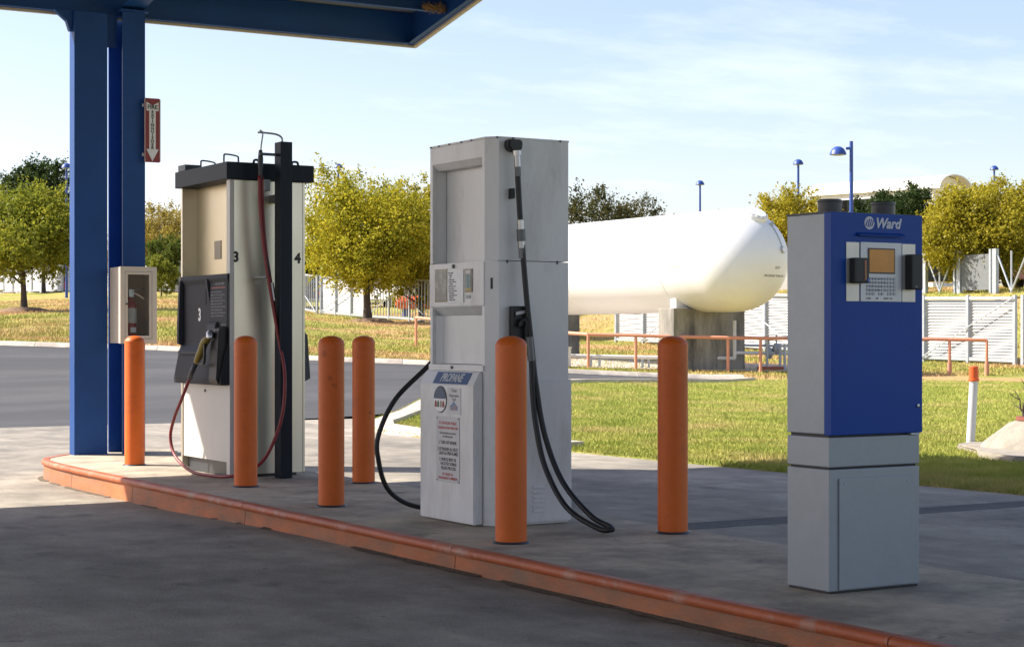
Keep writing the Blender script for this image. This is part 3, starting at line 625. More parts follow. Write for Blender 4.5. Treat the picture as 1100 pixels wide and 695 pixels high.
obj('lock', lathe(B(), [(.012, 0), (.012, -.01), (0, -.01)], (a0-.006, 9.49, 1.665), 'x', 12), darkg, bz)
obj('lower_bay_panel', bx(a0+.062, a0+.075, oy0+.001, oy1-.001, 1.075, 1.369), white, lo)
obj('lower_bay_cheek', prism(B(), [(a0+.021, oy1-.001), (a0+.061, oy1-.03), (a0+.061, c1-.022), (a0+.021, c1-.022)], 'z', 1.075, 1.369), white, lo)
dz = obj('drawer', prism(B(), [(a0-.012, 1.072), (a0-.012, 1.035), (a0+.05, 1.035), (a0+.11, 1.06), (a0+.11, 1.072)], 'y', oy0-.03, oy1+.03, bev=.002), white, lo)
obj('lock', lathe(B(), [(.010, 0), (.010, -.008), (0, -.008)], (a0-.012, 9.50, 1.055), 'x', 12), darkg, dz)
lc = obj('lower_cabinet', prism(B(), [(a0-.001, 1.033), (a0-.02, 1.033), (a0-.064, .955), (a0-.064, IZ+.004), (a0-.001, IZ+.004)], 'y', c0+.088, c1+.015, bev=.006), white, d)
# sloped blue PROPANE placard
sl = Vector((-.044, 0, -.078)).normalized(); nn = Vector((-.078, 0, .044)).normalized()
me = text([('PROPANE', 0, 0, .078, .78, .0015, .15)], (0, 0, 0), '-p', align='CENTER')
bm = B(); bm.from_mesh(me); bpy.data.meshes.remove(me)
cen = Vector((a0-.020, 9.44, 1.033))+sl*.046
for v in bm.verts: v.co = cen+Vector((0, v.co.y, 0))-sl*(v.co.z-.026)+nn*(.0035-v.co.x)
lt = obj('lettering', bm, sgrey, lc)
bm = B(); vv = []
for k_ in (.0006, .003):
    for (a, b) in ((-.21, -.037), (.21, -.037), (.21, .042), (-.21, .042)): vv.append(bm.verts.new(cen+Vector((0, a, 0))+sl*b+nn*k_))
for f in ((0, 1, 2, 3), (7, 6, 5, 4), (0, 4, 5, 1), (1, 5, 6, 2), (2, 6, 7, 3), (3, 7, 4, 0)): bm.faces.new([vv[i] for i in f])
obj('placard', bm, pblue, lc)
xf = a0-.0645
em = obj('round_emblem', lathe(B(), [(0, -.002), (.082, -.002), (.082, 0)], (xf, 9.555, .862), 'x', 32), lblack, lc)
em.scale = (1, .95, 1)
obj('emblem_field', lathe(B(), [(0, -.003), (.076, -.003), (.076, -.0022)], (xf, 9.555, .862), 'x', 32), lwhite, lc)
obj('emblem_sky', prism(B(), [(9.555+.074*math.cos(a), .866+.072*math.sin(a)) for a in np.linspace(0, math.pi, 16)], 'x', xf-.0042, xf-.0031), mat('emblem_blue', (.03, .07, .14), .5), lc)
for i, (yy, c_) in enumerate(((9.605, (.25, .02, .02)), (9.575, (.04, .12, .05)), (9.54, (.35, .3, .25)), (9.51, (.30, .03, .03)))):
    obj('emblem_figure', prism(B(), [(yy-.013, .815), (yy+.013, .815), (yy+.011, .845), (yy, .857), (yy-.011, .845)], 'x', xf-.0042, xf-.0031), mat('emblem_c%d' % i, c_, .5), lc)
fy(9.30, 9.462, .775, .935, sgrey, 'sticker', lc, .002, xf)
obj('lettering', text([('Clean', .0, .135, .03), ('Alternative', 0, .105, .026), ('Fuel', .0, .083, .026)], (xf-.0022, 9.381, .775), '-p', depth=.0004, align='CENTER'), lblack, lc)
obj('sticker_picture', prism(B(), [(9.34, .80), (9.425, .80), (9.43, .825), (9.40, .84), (9.385, .855), (9.36, .835), (9.335, .825)], 'x', xf-.0032, xf-.0022), mat('sticker_sea', (.06, .2, .42), .5, col2=(.5, .25, .1), mix_scale=30), lc)
np_ = fy(9.315, 9.597, .365, .760, mat('notice_white', (.52, .53, .54), .45, var=.03), 'notice_board', lc, .003, xf)
xo = (xf-.0032, 9.456, 0)
obj('lettering', text([('TO OFF-ROAD PUBLIC', 0, .712, .026, .85, .0004), ('TRANSPORTATION OPERATORS', 0, .685, .022, .78, .0004), ('BY ORDER OF', 0, .405, .024, .85, .0004), ('TEXAS RAILROAD COMMISSION', 0, .383, .021, .78, .0004)], xo, '-p', depth=.0005, align='CENTER'), lred, np_)
obj('lettering', text([('Motor fuel vehicles must observe', 0, .655, .019, .78), ('the following rules:', 0, .635, .019, .85), ('1. TURN OFF ENGINE.', 0, .595, .027, .85, .0006), ('2. EXTINGUISH ALL PILOT', 0, .555, .027, .80, .0006), ('LIGHTS & OPEN FLAMES.', .01, .53, .027, .80, .0006), ('3. VEHICLE MUST BE', 0, .493, .027, .85, .0006), ('VACATED DURING', .01, .467, .027, .85, .0006), ('FILLING PROCESS.', .01, .441, .027, .85, .0006)], xo, '-p', depth=.0005, align='CENTER'), lblack, np_)
for (y, z) in ((9.325, .375), (9.587, .375), (9.325, .75), (9.587, .75)): fy(y-.004, y+.004, z-.004, z+.004, darkg, 'rivet', np_, .002, xf-.0031)
# side (-q) details
sk = obj('side_panel', bx(a0+chf+.02, a1+.012, c0-.014, c0-.001, IZ+.012, .985, bev=.004), white, d)
obj('side_panel', bx(a1+.001, a1+.045, c0+.03, c1-.03, IZ+.05, .96, bev=.01), white, d)
for i in range(6): obj('louver', prism(B(), [(c0-.0145, .205+i*.028), (c0-.026, .205+i*.028), (c0-.0145, .220+i*.028)], 'x', 5.60, 5.68), white, sk)
me = text([('1', 0, 0, .085, .9, .004)], (0, 0, 0), '-q', align='CENTER'); uu = Vector((chf, -chf*1.3, 0)).normalized()
for v in me.vertices: v.co = Vector((a0+chf/2, c0+chf*.65, 1.525))+uu*v.co.x+Vector((uu.y, -uu.x, 0))*(-v.co.y)*1.0+Vector((0, 0, v.co.z))
obj('numeral', me, lblack, lo)
for o_ in [o for o in d.children_recursive if o.name.startswith('numeral')]:
    pass
obj('hose_outlet', prism(B(), [(5.41, 2.395), (5.50, 2.395), (5.505, 2.36), (5.49, 2.325), (5.43, 2.325), (5.405, 2.35)], 'y', c0-.065, c0-.001, bev=.008), black, d)
ho = 9.0; dullst = mat('dull_steel', (.16, .165, .17), .5, metal=.6)
hs = obj('filling_hose', tube(B(), spline([(5.465, ho, 2.335), (5.468, ho, 2.20), (5.474, ho, 2.10), (5.484, ho, 1.95), (5.495, ho-.005, 1.80), (5.51, ho-.01, 1.60), (5.525, ho-.02, 1.40), (5.545, ho-.03, 1.20), (5.565, ho-.05, .95), (5.595, ho-.10, .66), (5.64, ho-.22, .40), (5.70, ho-.42, .22), (5.735, ho-.57, .165), (5.715, ho-.60, .153), (5.68, ho-.52, .158), (5.615, ho-.30, .26), (5.565, ho-.15, .48), (5.545, ho-.08, .72), (5.54, ho-.05, .92), (5.535, ho-.045, 1.12), (5.52, ho-.045, 1.24)]), .0165, 12), black, d, smooth=True)
for (z0_, z1_, r_, m_) in ((2.30, 2.33, .026, chrome), (2.235, 2.30, .020, chrome), (2.18, 2.235, .018, steel), (1.87, 1.925, .021, chrome), (1.80, 1.87, .026, steel), (1.76, 1.80, .021, chrome), (1.70, 1.76, .020, steel)):
    f = (2.335-z0_)/.75; x_ = 5.466+.04*f*f+.0
    obj('coupling', tube(B(), [(5.465+(2.335-z0_)*.058-.004, ho-.002, z0_), (5.465+(2.335-z1_)*.058-.004, ho-.002, z1_)], r_, 12), (dullst if m_ is steel else chrome), hs, smooth=30)
obj('hose_stay', bx(5.44, 5.455, c0-.05, c0-.001, 2.05, 2.11), black, d)
nb = obj('nozzle_holster', prism(bx(5.436, 5.545, c0-.055, c0-.0145, 1.13, 1.42, bev=.004), [(5.45, 1.39), (5.53, 1.405), (5.53, 1.37), (5.45, 1.355)], 'y', c0-.062, c0-.0555), black, d)
obj('nozzle_plate', prism(B(), [(5.455, 1.385), (5.527, 1.398), (5.527, 1.38), (5.455, 1.367)], 'y', c0-.0645, c0-.0625), sgrey, nb)
obj('nozzle', tube(B(), spline([(5.475, c0-.08, 1.30), (5.485, c0-.085, 1.335), (5.505, c0-.085, 1.335), (5.515, c0-.08, 1.28), (5.525, c0-.075, 1.15)], 5), .012, 8), black, nb, smooth=True)
obj('nozzle_tip', tube(B(), [(5.52, ho-.045, 1.24), (5.535, ho-.045, 1.10)], .022, 10), dullst, nb, smooth=30)
obj('rear_hose', tube(B(), spline([(5.66, c1+.005, 1.50), (5.62, c1+.07, 1.36), (5.50, c1+.12, 1.20), (5.39, c1+.15, 1.06), (5.17, c1+.18, .85), (5.06, c1+.20, .62), (5.065, c1+.20, .46), (5.13, c1+.22, .30), (5.26, c1+.24, .20), (5.42, c1+.22, .155), (5.60, c1+.16, .155), (5.68, c1+.10, .30), (5.68, c1+.05, .7), (5.68, c1+.04, 1.05)]), .0155, 12), black, d, smooth=True)
obj('rear_holster', bx(5.60, 5.74, c1+.001, c1+.05, 1.05, 1.55, bev=.004), black, d)

# ------------------------------------------------------------------ card kiosk
d = thing('payment_kiosk', 'blue and silver fuel payment kiosk with orange screen on grey pedestal', 'kiosk', (5.46, 6.1, IZ))
k0, k1, m0, m1 = 5.205, 5.735, 5.965, 6.245
pd = obj('pedestal', bx(k0, k1, m0, m1, IZ+.006, .665, bev=.004), ksil, d)
obj('access_panel', bx(k0+.053, k1-.043, m0-.008, m0-.0005, IZ+.012, .625, bev=.002), ksil, pd)
for x in (k0+.085, k1-.075): obj('panel_screw', lathe(B(), [(.006, 0), (.005, -.003), (0, -.0035)], (x, m0-.008, .600), 'y', 10), steel, pd)
obj('base_gasket', bx(k0+.006, k1-.006, m0+.006, m1-.006, IZ-.004, IZ+.006), black, d)
obj('pedestal_neck', bx(k0, k1, m0, m1, .675, .805, bev=.004), ksil, d)
obj('seam_core', bx(k0+.012, k1-.012, m0+.012, m1-.012, .66, .83), black, d)
hz = 1.786
obj('housing', bx(k0, k1-.005, m0+.03, m1, .818, hz-.006, bev=.003), ksil, d)
obj('housing_roof', bx(k0-.003, k1, m0+.01, m1+.003, hz-.0055, hz+.002), darkg, d)
dr = obj('door', bx(k0-.004, k1, m0-.020, m0+.0295, .815, hz-.002, bev=.004), kblue, d)
yf = m0-.0205
def fp_(x0, x1, z0, z1, t, m, name, par, y=yf, bev=0.): return obj(name, bx(x0, x1, y-t, y, z0, z1, bev=bev), m, par)
logo_w = mat('logo_white', (.58, .60, .66), .5, var=.02)
lg = obj('emblem', lathe(B(), [(0, -.0012), (.0285, -.0012), (.0285, -.0001)], (5.418, yf, 1.742), 'y', 28), logo_w, dr)
for i in range(4):
    x = 5.400+i*.0115
    obj('emblem_stripe', prism(B(), [(x-.006, 1.722+abs(i-1.5)*.004), (x-.001, 1.722+abs(i-1.5)*.004), (x+.010, 1.762-abs(i-1.5)*.004), (x+.005, 1.762-abs(i-1.5)*.004)], 'y', yf-.0022, yf-.0013), kblue, lg)
obj('lettering', text([('Ward', 0, 0, .062, 1.0, .0018, .25)], (5.452, yf-.0002, 1.722), '-q'), logo_w, dr)
obj('drip_lip', prism(B(), [(yf, 1.700), (yf-.022, 1.688), (yf-.022, 1.684), (yf, 1.690)], 'x', 5.345, 5.615), kblue, dr)
st1 = fp_(5.283, 5.357, 1.398, 1.655, .003, mat('strip_metal', (.50, .49, .47), .35, metal=.5), 'trim_strip', dr)
st2 = fp_(5.610, 5.688, 1.398, 1.655, .003, MATS['strip_metal'], 'trim_strip', dr)
kpn = fp_(5.364, 5.604, 1.398, 1.657, .005, plate, 'keypad_panel', dr)
sf = fp_(5.405, 5.562, 1.520, 1.632, .003, darkg, 'screen_frame', kpn, yf-.0055)
fp_(5.411, 5.556, 1.526, 1.626, .001, mat('amber_screen', (.62, .25, .015), .25, var=.08, scale=18), 'screen', kpn, yf-.0086)
for r_ in range(5):
    for c_ in range(10):
        if r_ == 4 and c_ in (3, 6): continue
        fp_(5.397+c_*.0175, 5.397+c_*.0175+.0125, 1.492-r_*.0165, 1.503-r_*.0165, .0022, mat('key_grey', (.40, .43, .47), .45), 'key', kpn, yf-.0055)
obj('lettering', text([(s_, 0, -.0165*i, .009) for i, s_ in enumerate(('1  2  3  4  5  6  7  8  9  0', 'Q  W  E  R  T  Y  U  I  O  P', 'A  S  D  F  G  H  J  K  L', 'Z  X  C  V  B  N  M'))], (5.40, yf-.0078, 1.494), '-q', depth=.0002), lblack, kpn)
obj('lettering', text([('CLEAR            NO             ENTER   YES', 0, 0, .010, .9)], (5.395, yf-.0058, 1.408), '-q', depth=.0003), lblack, kpn)
cr1 = obj('card_reader', bx(5.298, 5.378, yf-.045, yf-.0035, 1.476, 1.586, bev=.006), black, dr)
obj('card_slot', bx(5.350, 5.362, yf-.0465, yf-.0452, 1.488, 1.576), mat('slot_copper', (.30, .13, .06), .4), cr1)
obj('reader_tab', bx(5.366, 5.377, yf-.048, yf-.0455, 1.482, 1.497), mat('tab_blue', (.03, .15, .5), .4), cr1)
cr2 = obj('card_reader', bx(5.625, 5.690, yf-.05, yf-.0035, 1.452, 1.608, bev=.006), black, dr)
obj('reader_tab', bx(5.645, 5.655, yf-.0515, yf-.0505, 1.462, 1.467), lgrey, cr2)
obj('door_lock', lathe(B(), [(.009, 0), (.009, -.006), (.006, -.009), (0, -.009)], (5.708, yf, 1.592), 'y', 14), mat('brass', (.55, .30, .12), .3, metal=.9), dr, smooth=40)
obj('door_lock', lathe(B(), [(.008, 0), (.008, -.006), (0, -.008)], (5.705, yf, .935), 'y', 14), chrome, dr, smooth=40)
obj('hinge_block', bx(k1-.06, k1-.01, m0-.012, m0+.02, .8055, .8145), steel, d)
for x in (5.345, 5.662):
    v = obj('vent_cap', lathe(B(), [(.049, .001), (.053, .004), (.053, .052), (.056, .054), (.056, .062), (.050, .066), (0, .066)], (x, 6.12, hz+.001), 'z', 28), darkg, d, smooth=35)

# ------------------------------------------------------------------ lawn details
t = thing('marker_pipe', 'white vent pipe with bright orange cap standing in the lawn', 'pipe', (14.54, 14.32, .03))
obj('pipe', tube(B(), [(14.52, 14.32, -.05), (14.56, 14.30, .76)], .047, 20), mat('pvc_white', (.62, .63, .65), .45, var=.06), t, smooth=40)
obj('cap', lathe(B(), [(.051, 0), (.060, .001), (.060, .022), (.053, .026), (.051, .155), (.044, .163), (0, .163)], (14.559, 14.300, .745), 'z', 24), mat('cap_orange', (.75, .11, .02), .4, var=.04), t, smooth=40)
t = thing('concrete_collar', 'rough concrete mound and slab poured on the lawn', 'concrete pad', (14.4, 13.4, .03))
bm = B(); pol = [(13.05, 12.3), (13.3, 13.0), (13.75, 13.45), (14.1, 14.1), (14.45, 14.25), (15.0, 14.0), (15.3, 13.3), (15.2, 12.4), (14.5, 12.0), (13.6, 11.9)]
moundm = mat('mound_concrete', (.36, .32, .26), .9, var=.2, scale=3, bump=.4, col2=(.24, .21, .17), mix_scale=3, fine=.15)
obj('slab', prism(bm, pol, 'z', .0, .085, bev=.02), moundm, t)
obj('mound', lathe(B(), [(.66, .02), (.60, .10), (.34, .30), (.27, .325), (0, .33)], (14.45, 13.22, .03), 'z', 20), moundm, t, smooth=50)
obj('clay_ring', lathe(B(), [(.24, .0), (.27, .0), (.27, .035), (.24, .035)], (14.45, 13.22, .362), 'z', 20), mat('rust', (.22, .07, .04), .8), t)
t = thing('dead_shrub', 'bare dark twigs of a dead shrub growing from the concrete mound', 'plant', (14.4, 13.25, .35))
bm = B()
for i in range(9):
    a = rnd.uniform(0, 6.3); l = rnd.uniform(.25, .55); x, y = 14.33+rnd.uniform(-.04, .06), 13.30+rnd.uniform(-.05, .05)
    pts = [(x, y, .34)]
    for k_ in range(4): pts.append((pts[-1][0]+math.cos(a)*l*.12+rnd.uniform(-.03, .03), pts[-1][1]+math.sin(a)*l*.12+rnd.uniform(-.03, .03), pts[-1][2]+l*rnd.uniform(.18, .32)))
    tube(bm, pts, [.016, .013, .010, .007, .003], 5)
    for k_ in range(3):
        b_ = Vector(pts[1+k_]); d_ = Vector((rnd.uniform(-1, 1), rnd.uniform(-1, 1), rnd.uniform(.1, 1))).normalized()*.12
        tube(bm, [b_, b_+d_*.6, b_+d_+Vector((0, 0, .03))], [.007, .005, .002], 4)
obj('stems', bm, bark, t)
# ------------------------------------------------------------------ orange pipe rail
posts_x = [(447, 61.5), (500, 57.5), (560, 54), (632, 51.5), (683, 51.2), (735, 51), (782, 50.8), (817, 50.6), (868, 50.4), (930, 50), (980, 49.7), (1020, 49.5), (1060, 49.2)]
t = thing('pipe_rail', 'long low orange pipe guard rail across the grass before the tank', 'guard rail', (*ray(740, 50.9), .2))
tops = []
for x, Y in posts_x:
    p, q = ray(x, Y); z = T(p, q); tops.append(Vector((p, q, z+.97)))
    bm = B(); tube(bm, [(p, q, z-.2), (p, q, z+.968)], .045, 12)
    ps = obj('post', bm, rail_or, t, smooth=40)
    if x > 1000: obj('sleeve', tube(B(), [(p, q, z-.1), (p, q, z+.33)], .066, 12), rail_or, ps, smooth=40)
for a, b in zip(tops, tops[1:]): obj('top_rail', tube(B(), [a, b], .05, 12), rail_or, t, smooth=40)

# ------------------------------------------------------------------ propane storage tank
TP, TQ, TZ, TR = 31.47, 41.74, 3.35, 1.45
t = thing('propane_storage_tank', 'huge white horizontal propane tank resting on concrete piers', 'tank', (TP, TQ+4, .4))
nose_q, tail_q = TQ-1.78, TQ+10
hd_ = [(TR*math.sin(a), nose_q-TR*math.cos(a)) for a in np.linspace(0, math.pi/2, 16)]
tl_ = [(TR*math.sin(a), tail_q+TR*math.cos(a)) for a in np.linspace(math.pi/2, 0, 16)]
tb = obj('tank_shell', lathe(B(), hd_+[(TR, TQ-.02), (TR, TQ+5), (TR, TQ+5.05)]+tl_, (TP, 0, TZ), 'y', 64), tankw, t, smooth=True)
for q in (TQ, TQ+5.0): obj('weld_seam', lathe(B(), [(TR+.0005, -.018), (TR+.006, -.01), (TR+.006, .01), (TR+.0005, .018)], (TP, q, TZ), 'y', 64), tankw, tb, smooth=True)
def dome_pt(x_, z_, out=0.):       # a point on the near head, x_ and z_ from the axis
    y_ = math.sqrt(max(TR*TR-x_*x_-z_*z_, 0)); v = Vector((x_, -y_, z_)); return Vector((TP, nose_q, TZ))+v*(1+out/TR)
def disc(pt, r, th, m, name):
    n_ = (pt-Vector((TP, nose_q, TZ))).normalized(); return obj(name, tube(B(), [pt-n_*.1, pt+n_*th], r, 24), m, t, smooth=30)
disc(dome_pt(.05, 1.22), .34, .07, tankw, 'manway_flange'); disc(dome_pt(.05, 1.22, .07), .27, .05, tankw, 'manway_cover')
for k_ in range(14):
    a = 2*math.pi*k_/14; n_ = (dome_pt(.05, 1.22)-Vector((TP, nose_q, TZ))).normalized(); u, v_ = frame_of(n_); c_ = dome_pt(.05, 1.22)+n_*.07+(u*math.cos(a)+v_*math.sin(a))*.305
    obj('flange_bolt', tube(B(), [c_, c_+n_*.04], .022, 6), tankw, t)
disc(dome_pt(.56, .25), .10, .06, steel, 'gauge'); disc(dome_pt(.56, .25, .06), .08, .006, lwhite, 'gauge_face')
disc(dome_pt(.40, .95), .05, .09, steel, 'relief_fitting')
obj('capillary_tube', tube(B(), [dome_pt(.40+.016*i, .95-.062*i, .015) for i in range(11)], .012, 6), steel, t, smooth=True)
def side_text(lines, q, z, m, name):
    me = text(lines, (0, 0, 0), '-p', depth=.002)
    for v in me.vertices:
        a = (v.co.z+z-TZ)/TR; v.co = Vector((TP-(TR+.004)*math.cos(a)+0*v.co.x, q+v.co.y, TZ+(TR+.004)*math.sin(a)))
    obj(name, me, m, t)
side_text([('NO SMOKING', 0, 0, .16), ('FLAMMABLE GAS', 0, -.2, .14), ('PROPANE 1075', 0, -.4, .14)], TQ-.6, TZ+.18, mat('faded_red', (.78, .52, .50), .5), 'faded_lettering')
side_text([('CITY', 0, 0, .30)], TQ+6.8, TZ-.1, mat('faded_grey', (.62, .61, .60), .5), 'faded_lettering')
me = text([('PROPANE TANK NO. 1', 0, 0, .09), ('DOT', .36, .22, .10)], (0, 0, 0), '-q', depth=.002)
for v in me.vertices:
    x_, z_ = v.co.x-.12, v.co.z-.50; v.co = dome_pt(x_, z_, .004)
obj('stencil_lettering', me, darkg, t)
gz0 = T(TP, TQ)
for q, nm in ((TQ-.15, 0), (TQ+8.6, 1)):
    p = TP+.02; zg = T(p, q); top = TZ-TR+.10
    arc = [(p-1.02, TZ-TR+.12)]+[(p-1.02, TZ-math.sqrt(TR**2-1.02**2)+.25)]+[(p+x_, TZ-math.sqrt((TR-.01)**2-x_*x_)) for x_ in np.linspace(-.98, .98, 13)]+[(p+1.02, TZ-math.sqrt(TR**2-1.02**2)+.25), (p+1.02, TZ-TR+.12)]
    obj('saddle', prism(B(), [(x, z) for x, z in arc], 'y', q-.14, q+.14), tankw, t)
    pr_ = obj('pier', bx(p-1.28, p+1.28, q-.38, q+.38, zg-.4, TZ-TR+.118, bev=.03), pierm, t)
# gravel bed and pipework
A_ = [ray(x, Y) for x, Y in ((560, 53.5), (606, 51.6), (700, 51.2), (845, 50.9), (875, 51))]; B_ = [ray(x, Y) for x, Y in ((570, 60), (606, 60), (700, 58), (845, 56), (875, 55))]
g = obj('gravel_bed', strip(A_, B_, 40, 10, lambda p, q: terr(p, q)+.03+.012*np.sin(p*9)*np.sin(q*7), 'gravel'), gravel); g['kind'] = 'structure'
t = thing('transfer_pipework', 'white transfer pipes and valves running low along the gravel under the tank', 'pipework', (*ray(720, 51.5), .4))
def rp3(x, Y, h): p, q = ray(x, Y); return Vector((p, q, T(p, q)+h))
pw = mat('pipe_white', (.68, .67, .65), .45, var=.06)
obj('main_pipe', tube(B(), [rp3(612, 52.0, .34), rp3(700, 51.9, .34), rp3(790, 51.7, .36)], .055, 10), pw, t, smooth=40)
obj('riser', tube(B(), [rp3(789, 51.7, .36), rp3(789, 51.7, .6), rp3(789, 51.7, 1.45)], .055, 10), pw, t, smooth=40)
obj('riser', tube(B(), [rp3(773, 51.9, .40), rp3(773, 51.9, 1.45)], .04, 10), pw, t, smooth=40)
obj('riser', tube(B(), [rp3(780, 51.9, .40), rp3(780, 51.9, 1.45)], .035, 10), steel, t, smooth=40)
obj('branch_pipe', tube(B(), [rp3(773, 51.9, .75), rp3(812, 52.4, .72), rp3(850, 52.6, .70)], .035, 10), steel, t, smooth=40)
obj('branch_pipe', tube(B(), [rp3(789, 51.7, .52), rp3(820, 52.2, .50), rp3(855, 52.4, .48)], .05, 10), pw, t, smooth=40)
for x in (635, 644, 690, 697, 770): obj('pipe_support', tube(B(), [rp3(x, 51.95, -.05), rp3(x, 51.95, .36)], .035, 8), steel, t)
for x, h in ((826, .5), (834, .62)):
    obj('valve_body', lathe(B(), [(.06, 0), (.10, .05), (.13, .16), (.10, .27), (.06, .32)], rp3(x, 52.3, h-.16), 'z', 12), steel, t, smooth=40)
    obj('valve_stem', tube(B(), [rp3(x, 52.3, h+.15), rp3(x, 52.3, h+.42)], .025, 8), steel, t)
    obj('hand_wheel', lathe(B(), [(.12, 0), (.14, .012), (.12, .024)], rp3(x, 52.3, h+.38), 'z', 14), steel, t)
for x in (824, 838, 843): obj('pipe_support', tube(B(), [rp3(x, 52.0, -.05), rp3(x, 52.0, .78)], .04, 8), steel, t)
obj('valve_guard', bx(rp3(828, 52, 0).x-.35, rp3(828, 52, 0).x+.35, rp3(828, 52, 0).y-.2, rp3(828, 52, 0).y+.2, T(*ray(828, 52))-.02, T(*ray(828, 52))+.12), mat('guard_red', (.35, .10, .05), .7), t)
p, q = ray(606, 51.8); z = T(p, q)
t = thing('utility_pedestal', 'small white utility pedestal beside the propane dispenser edge, near the pipes', 'pedestal box', (p, q, z))
obj('body', bx(p-.16, p+.16, q-.12, q+.12, z-.05, z+.55, bev=.01), pw, t); obj('lid', bx(p-.18, p+.18, q-.14, q+.14, z+.551, z+.59, bev=.01), pw, t)

# ------------------------------------------------------------------ louvred security fence (runs parallel to the island at x = 45.5)
FP = 45.5
def fence(qa, qb, nb, label, h=2.3, brace=(), open_bays=(), p=FP):
    t = thing('security_fence', label, 'fence', (p, (qa+qb)/2, T(p, (qa+qb)/2)), 'louvred security fence sections')
    qs = np.linspace(qa, qb, nb+1); zs = [T(p, q) for q in qs]
    for q, z in zip(qs, zs): obj('post', bx(p-.13, p-.02, q-.055, q+.055, z-.3, z+h+.05), steel, t)
    for i in range(nb):
        q_a, q_b, za, zb = qs[i], qs[i+1], zs[i], zs[i+1]
        def bar(h0, h1, x0, x1):
            bm = B(); v = [bm.verts.new((x, q, z+hh)) for q, z in ((q_a+.056, za), (q_b-.056, zb)) for x in (x0, x1) for hh in (h0, h1)]
            for f in ((0, 1, 3, 2), (4, 6, 7, 5), (0, 2, 6, 4), (1, 5, 7, 3), (0, 4, 5, 1), (2, 3, 7, 6)): bm.faces.new([v[k] for k in f])
            return bm
        obj('top_rail', bar(h-.10, h, p-.11, p-.03), steel, t); obj('bottom_rail', bar(.10, .22, p-.11, p-.03), steel, t)
        if i not in open_bays:
            bm = B(); n = 18; dzv = (h-.36)/n
            for k in range(n):
                h0 = .24+k*dzv
                v = [bm.verts.new((x, q, z+hh)) for q, z in ((q_a+.01, za), (q_b-.01, zb)) for x, hh in ((p-.018, h0), (p+.055, h0+dzv*.97), (p+.061, h0+dzv*.97), (p-.012, h0))]
                for f in ((0, 1, 2, 3), (7, 6, 5, 4), (0, 4, 5, 1), (1, 5, 6, 2), (2, 6, 7, 3), (3, 7, 4, 0)): bm.faces.new([v[j] for j in f])
            obj('louver_slats', bm, louv, t, kind='stuff')
        else:
            for k in range(1, 7):
                q = q_a+(q_b-q_a)*k/7; z = za+(zb-za)*k/7; obj('picket', tube(B(), [(p-.07, q, z+.2), (p-.07, q, z+h-.08)], .028, 6), steel, t)
    for (i, j) in brace:
        za, zb = (zs[min(i, j)], zs[max(i, j)]); obj('brace', tube(B(), [(p-.19, qs[i], zs[i]+.15), (p-.19, qs[j], zs[j]+h-.05)], .026, 8), steel, t)
    return t
fence(36.0, 42.4, 3, 'white louvred fence section at the right edge, behind the marker pipe', brace=((0, 2),))
fence(42.75, 51.3, 4, 'white louvred fence section with diagonal braces right of the blue kiosk', brace=((2, 0), (2, 4)))
fence(51.7, 66.3, 7, 'white louvred fence section behind the near end of the tank', brace=((1, 3), (6, 4)))
fence(69.5, 75.5, 3, 'white louvred fence section seen between the two concrete tank piers')
fence(83.6, 90.9, 3, 'open picket gate section in front of the orange cylinder', open_bays=(0, 1, 2), brace=((0, 2), (3, 1)))
fence(91.2, 97.3, 3, 'white louvred fence section under the big yellow tree, shadow dappled', brace=((3, 0),))
fence(97.8, 101.5, 2, 'open picket fence section right of the steel dispenser, beside parked cars', open_bays=(0, 1), brace=((0, 2),))
fence(119.5, 129.5, 4, 'far white louvred fence section left of the steel dispenser')
fence(148.0, 166.0, 6, 'long white louvred fence section at the far left edge', brace=((0, 2), (5, 3)))
fence(139.0, 147.0, 3, 'farthest white louvred fence section behind the green tree at left', brace=((0, 2),))
# upper enclosure behind the right hand fence
up_p = 56.0
t = thing('steel_enclosure', 'tall galvanised posts and grey panels behind the white fence at right', 'fence', (up_p, 55, T(up_p, 55)))
qs = np.linspace(47.6, 62, 8)
for i, q in enumerate(qs):
    z = T(up_p, q)
    obj('post', bx(up_p-.09, up_p+.09, q-.10, q+.10, z-.3, z+1.8), steel, t); obj('post', bx(up_p-.06, up_p+.06, q+.22, q+.32, z-.3, z+1.8), steel, t)
    if i < 7 and i in (1, 3, 6): obj('panel', bx(up_p-.02, up_p+.02, q+.33, qs[i+1]-.11, z+.1, z+1.6), mat('grey_panel', (.16, .17, .175), .7), t)
    elif i < 7:
        m_ = (q+.3+qs[i+1])/2
        for e_ in (q+.35, qs[i+1]-.12): obj('brace', tube(B(), [(up_p, m_, z+.05), (up_p, e_, z+1.6)], .04, 8), steel, t)
        obj('mid_post', tube(B(), [(up_p+.001, m_, z), (up_p+.001, m_, z+1.75)], .04, 8), steel, t)

